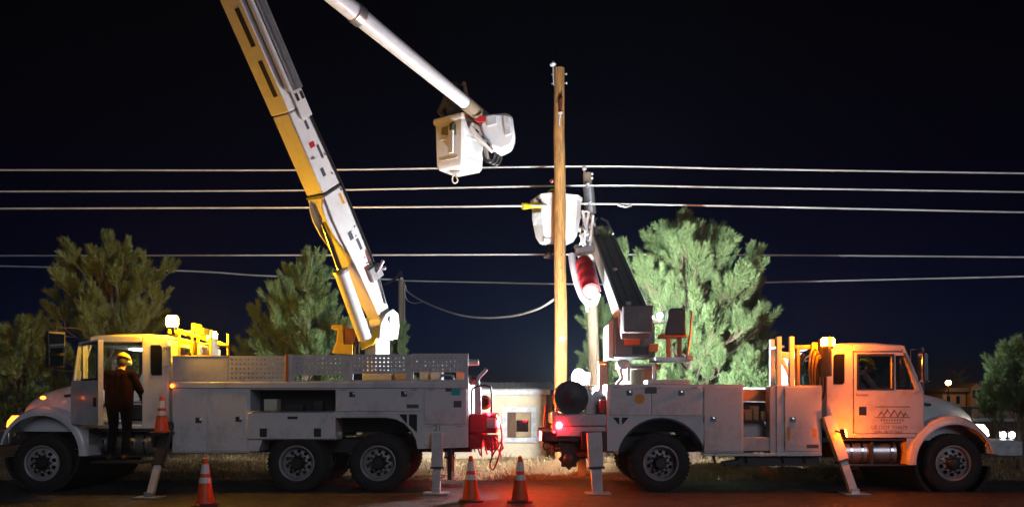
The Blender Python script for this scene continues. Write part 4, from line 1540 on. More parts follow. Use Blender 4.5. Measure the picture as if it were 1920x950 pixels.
    # outriggers
    outrigger(root, (X(1112), YN - .13, Z(812)), (X(1118), YN - .22, 0), w=.12)
    outrigger(root, (X(1112), YF + .13, Z(812)), (X(1118), YF + .3, 0), w=.12)
    outrigger(root, (X(1549), YN - .06, Z(782)), (X(1590), YN - .25, 0), w=.09)
    # rack behind the cab and beacon mount
    m = MB()
    for px, y0 in ((1467, YN + .15), (1491, YN + .15), (1476, YN + .75)):
        m.box(X(px) - .04, X(px) + .04, y0, y0 + .07, Z(722), Z(629))
    m.obox((X(1480), YN + .185, Z(664)), (.13, 0, -.02), (0, .03, 0), (0, 0, .05))
    m.obox((X(1482), YN + .185, Z(690)), (.10, 0, -.2), (0, .02, 0), (.03, 0, .01))
    m.box(X(1472), X(1480), YN + .221, YN + .749, Z(650), Z(645))
    m.build('headache_rack', 'white', root, .006)
    m = MB()
    m.tube(curve_pts([(X(1504), YN + .3, Z(722)), (X(1508), YN + .3, Z(690)), (X(1516), YN + .3, Z(668)), (X(1535), YN + .3, Z(655))], 5), .055, 10)
    m.build('exhaust_stack', 'chrome', root)
    m = MB()
    m.box(X(1494), X(1560), YN + .15, YN + .25, Z(652), Z(645))
    m.box(X(1500), X(1506), YN + .15, YN + .25, Z(722), Z(652))
    m.build('beacon_bracket', 'oldwood', root, .006)
    bp_ = P(1552, 640, YN - .18)
    b = empty('beacon', bp_, root)
    MB().lathe(bp_, (0, 0, 1), [(.001, -.07), (.10, -.07), (.11, -.04), (.11, .03), (.08, .065), (.001, .07)], 18).build('beacon_dome', 'amber2', b)
    MB().lathe(bp_, (0, 0, 1), [(.001, -.12), (.09, -.12), (.09, -.072), (.001, -.072)], 18).build('beacon_base', 'dark', b)
    MB().tube([P(1552, 647, YN - .18), P(1553, 653, YN - .05), P(1553, 652, YN + .2)], .025, 8).build('beacon_arm', 'dark', root)
    B('added_light_baffle', 'dark', root, X(1540), X(1541), YN - .42, YN + .14, Z(706), Z(634), 0)  # added plate, keeps the beacon's orange light off the cabinets
    B('side_reflector', 'yellow', root, X(1527), X(1537), YN + .1, YN + .149, Z(657), Z(641), .006)
    fq = Vector((X(1562), YN - .40, Z(810)))
    fd = Vector((1, .12, .25)).normalized()
    fside = Vector((-.12, 1, 0)).normalized()
    MB().obox(fq + fd * .03, fd * .012, fside * .045, fd.cross(fside) * .06).build('outrigger_flasher', 'flasher', root, .004)
    MB().obox(fq, fd * .016, fside * .055, fd.cross(fside) * .07).build('flasher_base', 'dark', root, .003)
    MB().tube([fq, (X(1560), YN - .12, Z(806))], .015, 8).build('flasher_arm', 'dark', root)
    # coiled ropes hung behind the cab
    for i in range(6):
        q = Vector((X(1530 + i * 2), YN + .1 - .015 * i, Z(690 + i * 4)))
        MB().tube([q + Vector((math.cos(2 * PI * k / 20) * .07, 0, math.sin(2 * PI * k / 20) * .36)) for k in range(21)], .018, 6).build('hung_rope', 'hose' if i % 2 else 'oldwood', root)
    # roof clearance lamp, antenna
    t = MB().ball((X(1689), YN + .15, Z(652) + .03), .045, 10, (1.2, 1, .8))
    t.build('clearance_lamp', 'marker', root)
    t = MB().ball((X(1689), YM, Z(648) + .1), .035, 10, (1.2, 1, .8))
    t.build('clearance_lamp', 'marker', root)
    MB().tube([(X(1741), YM - .6, Z(733)), (X(1741), YM - .6, Z(652))], [.014, .008], 6).build('antenna', 'galv', root)
    # ---------------- turntable and boom
    yb = 14.25
    def pz(px, py, y=yb):
        q = P(px, py, y)
        return q.x, q.z
    m = MB()
    x0, z0 = pz(1180, 716)
    x1, z1 = pz(1222, 682)
    m.lathe(((x0 + x1) / 2, yb + .35, Z(806)), (0, 0, 1), [(.001, 0), (.34, 0), (.34, z1 - Z(806) - .1), (.42, z1 - Z(806) - .08), (.42, z1 - Z(806)), (.001, z1 - Z(806))], 26)
    m.build('boom_pedestal', 'oldwood', root)
    fr = MB()
    for px in (1177, 1224):
        xx, zz = pz(px, 712)
        fr.box(xx - .025, xx + .025, yb - .12, yb - .07, zz - .02, pz(0, 682)[1])
    xx0, xx1 = pz(1177, 0)[0], pz(1224, 0)[0]
    fr.box(xx0 + .03, xx1 - .03, yb - .12, yb - .07, pz(0, 686)[1], pz(0, 682)[1])
    fr.build('pedestal_frame', 'galv', root, .004)
    m = MB()
    m.prism([pz(1151, 670), pz(1150, 600), pz(1160, 592), pz(1222, 592), pz(1226, 600), pz(1226, 670)], yb - .1, yb + .75)
    hs = m.build('turret', 'boomdark', root, .02)
    m = MB()
    m.prism([pz(1140, 672), pz(1140, 608), pz(1150, 596), pz(1150, 672)], yb - .05, yb + .7)
    m.build('turret_side', 'white', root, .01)
    a, b_ = pz(1169, 647), pz(1198, 635)
    B('turret_label', 'orange', hs, a[0], b_[0], yb - .106, yb - .101, a[1], b_[1], .002)
    a, b_ = pz(1184, 665), pz(1214, 650)
    B('turret_recess', 'black', hs, a[0], b_[0], yb - .106, yb - .101, a[1], b_[1], 0)
    a, b_ = pz(1214, 660), pz(1231, 645)
    B('hydraulic_motor', 'orange', root, a[0], b_[0], yb - .2, yb - .107, a[1], b_[1], .02)
    q = P(1168, 682, yb - .1)
    MB().ball(q, .11, 12, (1.2, .8, .8)).build('valve_block', 'white', root)
    MB().tube(curve_pts([q, q + Vector((-.05, 0, -.12)), q + Vector((-.02, 0, -.25)), q + Vector((-.12, 0, -.36))], 5), .03, 8).build('valve_hose', 'white', root)
    # boom: top face seen from below its line of rise
    A0, A1 = P(1190, 578, 14.0), P(1131, 436, 19.4)
    bd = (A1 - A0).normalized()
    bs = Vector((1, 0, 0)) - bd * bd.x
    bs.normalize()
    bu = bs.cross(bd)
    BL = (A1 - A0).length

    def bt(t, a_=0, b2=0):
        return A0 + bd * (BL * t) + bs * a_ + bu * b2
    def bseg(t0, t1, w, h, w2=None, h2=None):
        w2, h2 = w2 or w, h2 or h
        return MB().loft([[bt(t, sx * ww, -hh + sy * hh) for sx, sy in ((-1, -1), (1, -1), (1, 1), (-1, 1))] for t, ww, hh in ((t0, w, h), (t1, w2, h2))])
    bseg(-.06, .98, .25, .22).build('main_boom', 'boomdark', root, .015)
    MB().loft([[bt(t, -.255, b2) for b2 in (-.42, -.02)] + [bt(t, -.27, b2) for b2 in (-.02, -.42)] for t in (0.0, .97)]).build('boom_side_panel', 'white', root)
    m = MB()
    for a_ in (-.2, -.06, .14):
        m.loft([[bt(t, a_ + dx, dz) for dx, dz in ((-.012, .002), (.012, .002), (.012, .014), (-.012, .014))] for t in (.05, .95)])
    m.build('boom_hose_track', 'dark', root)
    m = MB()
    q = A0 + Vector((0, -.3, -.22))
    m.obox(q, (.25, 0, 0), (0, .1, 0), (0, 0, .23))
    m.build('boom_heel', 'boomdark', root, .02)
    bseg(.98, 1.12, .19, .17).build('boom_extension', 'cargo', root, .01)
    for a_ in (-.2, .2):
        MB().tube([bt(.94, a_, .05), bt(1.12, a_ * .8, .12), bt(1.2, a_ * .3, .1)], .028, 8).build('tip_stay', 'white', root)
    for t in (.42, .04):
        MB().lathe(bt(t, -.08, 0), bu, [(.001, .06), (.045, .05), (.05, 0), (.001, 0)], 12).build('boom_lamp_cap', 'porcelain', root)
    # winch and rigging at the boom tip
    wr = empty('tip_rigging', bt(1.1, -.2, 0), root)
    for i in range(9):
        q = P(1098 + rnd.uniform(-9, 12), 402 + i * 8 + rnd.uniform(-3, 3), 18.9 + rnd.uniform(-.2, .2))
        r_ = rnd.uniform(.08, .17)
        n_ = Vector((rnd.uniform(-1, 1), -1, rnd.uniform(-.6, .6))).normalized()
        a_ = n_.cross(Vector((0, 0, 1))).normalized()
        b2 = n_.cross(a_)
        MB().tube([q + (a_ * math.cos(2 * PI * k / 18) * .8 + b2 * math.sin(2 * PI * k / 18)) * r_ for k in range(19)], .024, 7).build('rigging_loop', 'galv' if i % 3 else 'white', wr)
    for (a_, b2) in (((1092, 395), (1102, 440)), ((1104, 398), (1094, 455)), ((1112, 404), (1104, 470)), ((1088, 440), (1112, 486)), ((1080, 470), (1096, 500))):
        MB().tube([P(a_[0], a_[1], 18.8), P(b2[0], b2[1], 18.7)], .035, 8).build('rigging_link', 'white', wr)
    # auger stowed beside the boom
    ag = empty('auger', P(1100, 520, 16.6), root)
    t0, t1 = P(1094, 490, 17.0), P(1108, 545, 16.3)
    ax = (t1 - t0)
    m = MB()
    prof = []
    for i in range(25):
        f_ = i / 24
        prof.append((.155 + .035 * abs(math.sin(f_ * PI * 3.5)), f_ * ax.length))
    m.lathe(t0, ax, [(.001, 0)] + prof + [(.001, ax.length)], 22)
    m.build('auger_flight', 'redpaint', ag)
    m = MB().lathe(t1, ax, [(.001, .13), (.06, .13), (.13, .06), (.15, .0), (.001, -.01)], 18)
    m.build('auger_tip', 'cargo', ag)
    m = MB()
    m.tube(curve_pts([P(1072, 478, 17.1), P(1076, 505, 16.9), P(1084, 535, 16.7), P(1096, 560, 16.5), P(1112, 568, 16.4), P(1120, 550, 16.4)], 5), [.08] * 26, 10)
    m.tube([P(1112, 492, 16.9), P(1124, 545, 16.4)], .035, 8)
    m.tube([P(1080, 462, 17.3), P(1102, 488, 17.0)], .06, 10)
    m.build('auger_bracket', 'white', ag)
    m = MB()
    m.obox(P(1096, 470, 17.2), (.2, 0, .03), (0, .15, 0), (0, 0, .07))
    m.build('auger_motor', 'galv', ag, .02)
    MB().tube([P(1098, 565, 16.5), P(1102, 585, 16.5)], .04, 8).build('auger_pin', 'galv', ag)
    # operator seat and platform
    ys_ = 14.0
    st = empty('operator_seat', P(1270, 670, ys_), root)
    def ps(px, py):
        q = P(px, py, ys_)
        return q.x, q.z
    MB().prism([ps(1246, 628), ps(1253, 581), ps(1257, 578), ps(1281, 578), ps(1284, 582), ps(1285, 628)], ys_ - .06, ys_ + .05).build('seat_back', 'seat', st, .03)
    MB().prism([ps(1240, 632), ps(1240, 624), ps(1288, 624), ps(1288, 632)], ys_ - .02, ys_ + .4).build('seat_cushion', 'orange', st, .02)
    m = MB()
    for px in (1255, 1276):
        xx = ps(px, 0)[0]
        m.box(xx - .035, xx + .035, ys_ + .06, ys_ + .13, ps(0, 669)[1], ps(0, 632)[1])
    m.build('seat_frame', 'orange', st, .006)
    m = MB()
    m.tube([P(1297, 583, ys_), P(1294, 630, ys_), P(1288, 668, ys_)], .022, 8)
    m.build('grab_bar', 'galv', st)
    a, b_ = ps(1228, 676), ps(1296, 669)
    B('platform', 'galv', root, a[0], b_[0], ys_ - .05, ys_ + .6, a[1], b_[1], .006)
    a, b_ = ps(1286, 675), ps(1298, 666)
    B('platform_end', 'cargo', root, a[0], b_[0], ys_ - .09, ys_ - .051, a[1], b_[1], .006)
    a, b_ = ps(1222, 605), ps(1248, 596)
    B('lamp_arm', 'oldwood', root, a[0], b_[0], ys_ + .1, ys_ + .2, a[1], b_[1], .006)
    lq = P(1237, 591, ys_ + .05)
    MB().ball(lq, .05, 12).build('work_lamp', 'led', root)
    ln_ = Vector((.32, 1, .12)).normalized()
    lx_ = Vector((1, -.32, 0)).normalized()
    MB().obox(lq + ln_ * .07, lx_ * .08, ln_ * .018, (0, 0, .06)).build('work_lamp_housing', 'dark', root, .004)
    MB().obox(lq + ln_ * .092, lx_ * .07, ln_ * .003, (0, 0, .05)).build('work_lamp_lens', 'ledlens', root)
    # pole guide on the deck
    a, b_ = pz(1120, 722, 14.9), pz(1137, 680, 14.9)
    B('pole_guide', 'brownboard', root, a[0], b_[0], 14.6, 14.75, Z(776), b_[1], .01)
    a, b_ = pz(1119, 684, 14.8), pz(1134, 678, 14.8)
    B('guide_band', 'orange', root, a[0], b_[0], 14.54, 14.595, a[1], b_[1], .004)
    # jib bucket
    bc = P(1043, 416, 19.0)
    bk = empty('bucket', bc - Vector((0, 0, .5)), root)
    def sect(a, z, ch):
        pts = [(-a + ch, -a), (a - ch, -a), (a, -a + ch), (a, a - ch), (a - ch, a), (-a + ch, a), (-a, a - ch), (-a, -a + ch)]
        an = R(20)
        return [bc + Vector((u * math.cos(an) - v_ * math.sin(an), u * math.sin(an) + v_ * math.cos(an), z)) for u, v_ in pts]
    m = MB()
    m.loft([sect(.34, -.5, .12), sect(.42, -.36, .16), sect(.50, .1, .19), sect(.50, .5, .19), sect(.46, .5, .17), sect(.45, .1, .17), sect(.38, -.34, .14)], cap=True)
    m.build('bucket_shell', 'fibre', bk, .008)
    m = MB()
    m.loft([sect(.51, .44, .19), sect(.53, .47, .2), sect(.53, .54, .2), sect(.47, .54, .17), sect(.47, .502, .17), sect(.505, .502, .19), sect(.51, .44, .19)], cap=False)
    m.build('bucket_rim', 'fibre', bk)
    a = P(1010, 420, 18.55)
    m = MB()
    m.obox(P(1008, 410, 18.62), (.09, -.05, 0), (.02, .03, 0), (0, 0, .14))
    m.build('bucket_pocket', 'frameboard', bk, .01)
    m = MB()
    m.obox(P(1030, 452, 18.7), (.14, 0, 0), (0, .1, 0), (0, 0, .06))
    m.build('bucket_step', 'fibre', bk, .02)
    MB().tube([P(1083, 430, 19.0), P(1104, 425, 19.1), P(1112, 420, 19.3)], .07, 10).build('jib_arm', 'white', bk)
    return bc


BC2 = derrick_truck()


# ------------------------------------------------------------------ poles and wires
def poles():
    y = 18.0
    base = P(1053, 0, y)
    top = P(1048, 129, y)
    r = empty('utility_pole', (base.x, y, -.1))
    tag(r, 'new tan wooden utility pole standing tall behind the reel, its top bare of wires', 'utility pole', 'utility poles')
    pts, rad = [], []
    for i in range(13):
        t = i / 12
        pts.append((base.x + (top.x - base.x) * t + .008 * math.sin(i * 1.7), y, -.1 + (top.z + .1) * t))
        rad.append(.155 - .037 * t)
    MB().tube(pts, rad, 20).build('pole_shaft', 'wood', r)
    m = MB()
    q = P(1037, 128, y - .02)
    m.tube([P(1038, 160, y - .02), P(1037, 122, y - .02)], .014, 8)
    m.lathe(P(1037, 122, y - .02), (0, 0, 1), [(.001, -.03), (.05, -.03), (.075, -.005), (.075, .02), (.035, .045), (.02, .08), (.001, .09)], 16)
    m.build('pin_insulator', 'porcelain', r)
    for py in (140, 157):
        m = MB()
        m.tube([P(1034, py, y), P(1063, py - 1, y)], .016, 8)
        m.lathe(P(1063, py - 1, y), (1, 0, 0), [(.03, -.02), (.03, .0), (.001, 0)], 6)
        m.build('through_bolt', 'galv', r)
    m = MB()
    a = P(1050, 180, y - .13)
    m.tube([P(1051, 178, y - .13), P(1052, 184, y - .16), P(1050, 190, y - .15), P(1050, 208, y - .14)], [.02, .045, .05, .025], 10)
    m.build('bell_insulator', 'brownins', r)
    m = MB()
    m.lathe(P(1051, 212, y - .15), (0, 0, 1), [(.001, -.02), (.045, -.02), (.05, .01), (.02, .03), (.001, .035)], 14)
    m.tube([P(1051, 214, y - .15), P(1049, 224, y - .14), P(1049, 236, y - .13)], .016, 8)
    m.build('cap_insulator', 'porcelain', r)
    MB().lathe(P(1035, 339, y), (0, -1, 0), [(.04, -.06), (.055, -.02), (.055, .02), (.03, .04), (.001, .05)], 14).build('spool_insulator', 'brownins', r)
    for i in range(9):
        py = 480 + i * 24
        q = P(1052, py, y)
        MB().box(q.x - .008, q.x + .008, q.y - .155 + (.002 * i * 0), q.y - .13, q.z - .02, q.z + .02).build('pole_nail', 'dark', r)
    for i in range(22):
        f = rnd.uniform(.2, .97)
        a_ = R(rnd.uniform(-150, -30))
        rr_ = .155 - .037 * f
        cxx = base.x + (top.x - base.x) * f
        zz = -.1 + (top.z + .1) * f
        h_ = rnd.uniform(.15, .6)
        n_ = Vector((math.cos(a_), math.sin(a_), 0))
        MB().obox(Vector((cxx, y, zz)) + n_ * rr_ * .985, n_ * .006, Vector((-n_.y, n_.x, 0)) * rnd.uniform(.003, .006), (-.006 * h_, 0, h_ / 2)).build('check_crack', 'brownboard', r)
    B('pole_tag', 'galv', r, base.x - .05, base.x + .05, y - .165, y - .150, P(0, 640, y).z, P(0, 632, y).z, 0)
    # old pole carrying the wires
    y = 19.2
    b, t_ = P(1121, 0, y), P(1101, 325, y)
    r = empty('utility_pole', (b.x, y, -.1))
    tag(r, 'shorter old leaning utility pole beside the dark boom, carrying the upper wires', 'utility pole', 'utility poles')
    zt = t_.z
    MB().tube([(b.x, y, -.1), (b.x * .55 + t_.x * .45, y, zt * .45), (t_.x, y, zt)], [.14, .125, .105], 18).build('pole_shaft', 'oldwood', r)
    m = MB()
    m.lathe(P(1096, 316, y), (0, 0, 1), [(.03, -.14), (.03, -.04), (.055, -.03), (.06, .01), (.03, .05), (.001, .055)], 14)
    m.build('pin_insulator', 'porcelain', r)
    m = MB()
    for py in (326, 334):
        m.tube([P(1094, py, y), P(1112, py, y)], .018, 8)
        m.lathe(P(1111, py, y), (1, 0, 0), [(.035, -.03), (.035, .01), (.001, .02)], 8)
    m.build('through_bolt', 'galv', r)
    MB().tube([P(1103, 348, y - .02), P(1108, 400, y - .02)], .13, 14).build('pole_guard', 'galv', r)
    for py, dx in ((348, 0), (382, 4)):
        MB().lathe(P(1102 + dx, py, y - .17), (0, 0, 1), [(.001, -.05), (.05, -.05), (.035, -.02), (.035, .02), (.05, .05), (.001, .05)], 14).build('spool_insulator', 'porcelain', r)
    # distant pole on the left
    y = 30.0
    c = P(752.5, 0, y)
    t_ = P(752.5, 525, y)
    r = empty('utility_pole', (c.x, y, -.3))
    tag(r, 'thin distant utility pole with a hanging cable, just right of the raised boom', 'utility pole', 'utility poles')
    MB().tube([(c.x, y, -.3), (c.x, y, t_.z)], [.14, .115], 14).build('pole_shaft', 'oldwood', r)
    MB().tube([(c.x + .13, y - .06, -.3), (c.x + .13, y - .06, t_.z - .1)], .025, 6).build('cable_conduit', 'galv', r)
    m = MB()
    q = P(752, 520, y)
    m.tube(curve_pts([P(722, 533, y - .2), P(732, 528, y - .1), P(742, 522, y), P(749, 512, y), P(752, 510, y), P(754, 518, y)], 5), .05, 8)
    m.build('splice_tail', 'hose', r)
    MB().lathe(P(753, 524, y), (0, 0, 1), [(.06, -.05), (.08, 0), (.05, .08), (.001, .09)], 12).build('pin_insulator', 'porcelain', r)


poles()


def wire(label, pts, rad=.017, m='wire', name='overhead_wire', cat='wire', grp='overhead wires'):
    o = MB().tube(curve_pts([P(*p) for p in pts], 10), rad * 1.0, 8).build(name, m)
    return tag(o, label, cat, grp)


wire('topmost overhead wire, passing over the old pole top', [(-420, 322, 19.2), (0, 319, 19.2), (560, 319, 19.2), (1096, 312, 19.2), (1400, 317, 19.2), (1920, 325, 19.2), (2300, 329, 19.2)], .021)
wire('second overhead wire from the top', [(-420, 360, 19.3), (0, 359, 19.3), (560, 357, 19.3), (1102, 348, 19.08), (1400, 352, 19.3), (1920, 360, 19.3), (2300, 365, 19.3)], .021)
wire('third overhead wire from the top, sheathed in yellow beside the far bucket', [(-420, 393, 18.6), (0, 391, 18.6), (600, 389, 18.6), (985, 386, 18.4), (1100, 382, 19.04), (1400, 387, 19.1), (1920, 398, 19.1), (2300, 404, 19.1)], .021)
wire('fourth overhead wire from the top, crossing behind the pine crowns', [(-420, 480, 23.0), (200, 479, 23.0), (700, 478, 23.0), (1035, 477, 23.0), (1400, 478, 23.0), (1920, 482, 23.0), (2300, 486, 23.0)], .024)
wire('lowest taut overhead wire, from the distant pole to the right edge', [(753, 526, 30.0), (900, 529, 28), (1040, 532, 25.0), (1250, 533, 23.5), (1450, 529, 23.2), (1920, 518, 23), (2200, 512, 23)], .024)
wire('faint wire descending to the distant pole from the left', [(-200, 494, 30), (325, 507, 30), (500, 517, 30), (748, 524, 30.1)], .03)
wire('slack grey cable sagging from the distant pole to the new pole', [(760, 535, 29.9), (766, 548, 29.5), (800, 568, 27.5), (850, 587, 25), (900, 595, 23), (960, 592, 20.8), (1010, 578, 19), (1040, 560, 18.13)], .028, name='slack_cable')
wire('short coil of loose cable looped at the distant pole', [(758, 540, 29.8), (762, 560, 29.7), (775, 568, 29.2), (795, 565, 28)], .018, name='slack_cable')
for nm, pts, lb in (('line_hose', [(984, 386.5, 18.4), (1040, 384.5, 18.7), (1082, 381.5, 18.92)], 'long yellow insulating hose sleeved on the third wire beside the far bucket'),):
    a = [P(*p) for p in pts]
    m = MB()
    m.tube(a, .06, 12)
    for q in (0, 2):
        d_ = (a[1] - a[0]).normalized()
        m.tube([a[q] - d_ * .06, a[q] + d_ * .06], .075, 12)
    tag(m.build(nm, 'yellowcover'), lb, 'line hose')
o = MB().tube([P(1158, 384.5, 19.05), P(1172, 388, 19.05), P(1184, 385, 19.07)], .03, 8).build('wire_splice', 'galv')
tag(o, 'small splice clamp on the third wire right of the old pole', 'wire clamp')


# ------------------------------------------------------------------ traffic cones
def cone(px, py, label, group, src=None, at=None, h=.70, tilt=0):
    if at is None:
        Y = 2250 / (py - 755)
        loc = Vector(((px - 960) / F * Y, Y, 0))
    else:
        loc = Vector(at)
    r = empty('traffic_cone', loc)
    tag(r, label, 'cone', group)
    s = h / .70
    def cr(z):
        return (.135 - .105 * (z - .03) / .67) * s
    if src is None:
        MB().lathe(loc, (0, 0, 1), [(cr(.03 ) , .03 * s), (cr(.3), .3 * s), (cr(.66), .66 * s), (cr(.69), .69 * s), (.001, .70 * s)], 26).build('cone_body', 'orangecone', r)
        for z0, z1 in ((.335, .415), (.47, .61)):
            MB().lathe(loc, (0, 0, 1), [(cr(z0), z0 * s), (cr(z0) + .004, z0 * s), (cr(z1) + .004, z1 * s), (cr(z1), z1 * s)], 26).build('reflective_collar', 'reflect', r)
        m = MB()
        w = .185 * s
        c = .05
        pts = [(-w + c, -w), (w - c, -w), (w, -w + c), (w, w - c), (w - c, w), (-w + c, w), (-w, w - c), (-w, -w + c)]
        m.loft([[loc + Vector((a, b, .003)) for a, b in pts], [loc + Vector((a, b, .025 * s)) for a, b in pts], [loc + Vector((a * .82, b * .82, .04 * s)) for a, b in pts]])
        m.build('cone_base', 'conebase', r)
    else:
        for ch in list(src.children):
            o = ch.copy()
            col.objects.link(o)
            o.parent = r
    r.rotation_euler.z = tilt
    return r


c1 = cone(385, 947, 'orange traffic cone standing alone in front of the tool bins of the bucket truck', 'cones on the road', tilt=.2)
c2 = cone(883, 939, 'orange traffic cone standing under the red rear end of the bucket truck', 'cones on the road', c1, tilt=.05)
c3 = cone(975, 940, 'orange traffic cone in the gap between the trucks, below the building window', 'cones on the road', c1, tilt=-.1)
c4 = cone(0, 0, 'orange cone stacked on the front corner of the bucket truck body', 'cones carried on the truck', at=(X(311), YN - .16, Z(811)), h=.62)
B('cone_holder', 'dark', bpy.data.objects['bucket_truck'], X(298), X(322), YN - .3, YN - .02, Z(815), Z(811) - .001, .004)
cn = cone(0, 0, 'small orange cone lodged on the gear rack under the second beacon', 'cones carried on the truck', at=P(397, 664, YN + .9) , h=.24)


# ------------------------------------------------------------------ far things
def far_house():
    y = 70.0
    r = empty('far_house', P(1800, 760, y))
    tag(r, 'distant house with an amber lit porch, above the truck hood', 'house')
    def q(px, py):
        p = P(px, py, y)
        return p.x, p.z
    MB().prism([q(1768, 762), q(1768, 734), q(1811, 734), q(1811, 762)], y, y + 6).build('house_wall', 'housewall', r)
    MB().prism([q(1764, 734), q(1772, 727), q(1808, 727), q(1814, 734)], y - .6, y + 6.3).build('house_roof', 'houseroof', r)
    MB().prism([q(1814, 762), q(1814, 728), q(1825, 718), q(1834, 726), q(1834, 762)], y - .5, y + 4).build('gable_wing', 'housewall', r)
    for a in (1820, 1828):
        MB().prism([q(a - 2.5, 745), q(a - 2.5, 731), q(a + 2.5, 731), q(a + 2.5, 745)], y - .56, y - .501).build('window', 'glassdark', r)
    for a in (1778, 1796):
        MB().prism([q(a - 3, 756), q(a - 3, 742), q(a + 3, 742), q(a + 3, 756)], y - .05, y - .002).build('window', 'glassdark', r)
    l = P(1778, 717, y - 2.6)
    lp = empty('lamp_post', (l.x, l.y, -.2))
    tag(lp, 'distant yard lamp glowing amber in front of the far house', 'lamp post')
    MB().ball(l, .22, 12).build('lamp_globe', 'farlamp', lp)
    MB().tube([(l.x, l.y, -.2), (l.x, l.y, l.z - .2)], .06, 8).build('lamp_pole', 'dark', lp)
    # bare tree
    rt = empty('bare_tree', P(1800, 760, y + 3))
    tag(rt, 'leafless tree lit amber behind the far house', 'tree')
    rr = random.Random(5)
    base = P(1795, 760, y + 8)
    MB().tube([base, base + Vector((.1, 0, 2.0)), base + Vector((0, 0, 3.0))], [.16, .12, .07], 8).build('trunk', 'bark', rt)
    m = MB()
    for i in range(70):
        a = rr.uniform(0, 2 * PI)
        s0 = base + Vector((0, 0, rr.uniform(1.2, 2.9)))
        e = s0 + Vector((math.cos(a) * rr.uniform(.4, 1.8), math.sin(a) * rr.uniform(.2, 1.0), rr.uniform(.3, 1.3)))
        m.tube([s0, s0.lerp(e, .5) + Vector((0, 0, .1)), e], [.03, .018, .006], 5)
    m.build('crown', 'bark', rt)


far_house()


def fence():
    y = 19.5
    x0 = P(1846, 0, y).x
    r = empty('board_fence', (x0, y, 0))
    tag(r, 'low brown board fence behind the nose of the derrick truck', 'fence')
    n = 26
    for i in range(n):
        xx = x0 - .3 + i * .165
        h = 1.36 - .012 * i + rnd.uniform(-.015, .015)
        B('board', 'brownboard', r, xx, xx + .155, y, y + .025, -.1, h, .004)
    B('top_rail', 'board', r, x0 - .3, x0 + n * .165 - .3, y - .05, y - .002, 1.05, 1.13, .004)
    for i in range(3):
        B('fence_post', 'brownboard', r, x0 + i * 1.8, x0 + i * 1.8 + .1, y + .027, y + .13, -.1, 1.3, .006)


fence()


# ------------------------------------------------------------------ pines
def shoot_template(rg, n, L, rad, nl, nw):
    vs = np.zeros((n * 3, 3))
    for i in range(n):
        t = rg.uniform(0, 1) ** .8
        a = rg.uniform(0, 2 * PI)
        prof = math.sin(min(1, (t * .85 + .22)) * PI * .9) ** .5
        b = np.array([0, 0, t * L])
        ra = np.array([math.cos(a), math.sin(a), 0])
        ll = nl * rg.uniform(.7, 1.15) * (.55 + .45 * prof)
        dr = ra * (rad / nl) + np.array([0, 0, .55 + .8 * t])
        dr /= np.linalg.norm(dr)
        pe = np.cross(dr, rg.normal(0, 1, 3))
        pe /= np.linalg.norm(pe) + 1e-6
        vs[i * 3] = b - pe * nw
        vs[i * 3 + 1] = b + pe * nw
        vs[i * 3 + 2] = b + dr * ll
    return vs


RG = np.random.default_rng(11)
SHOOTS = [shoot_template(RG, 270, .42, .14, .165, .0062) for _ in range(4)]


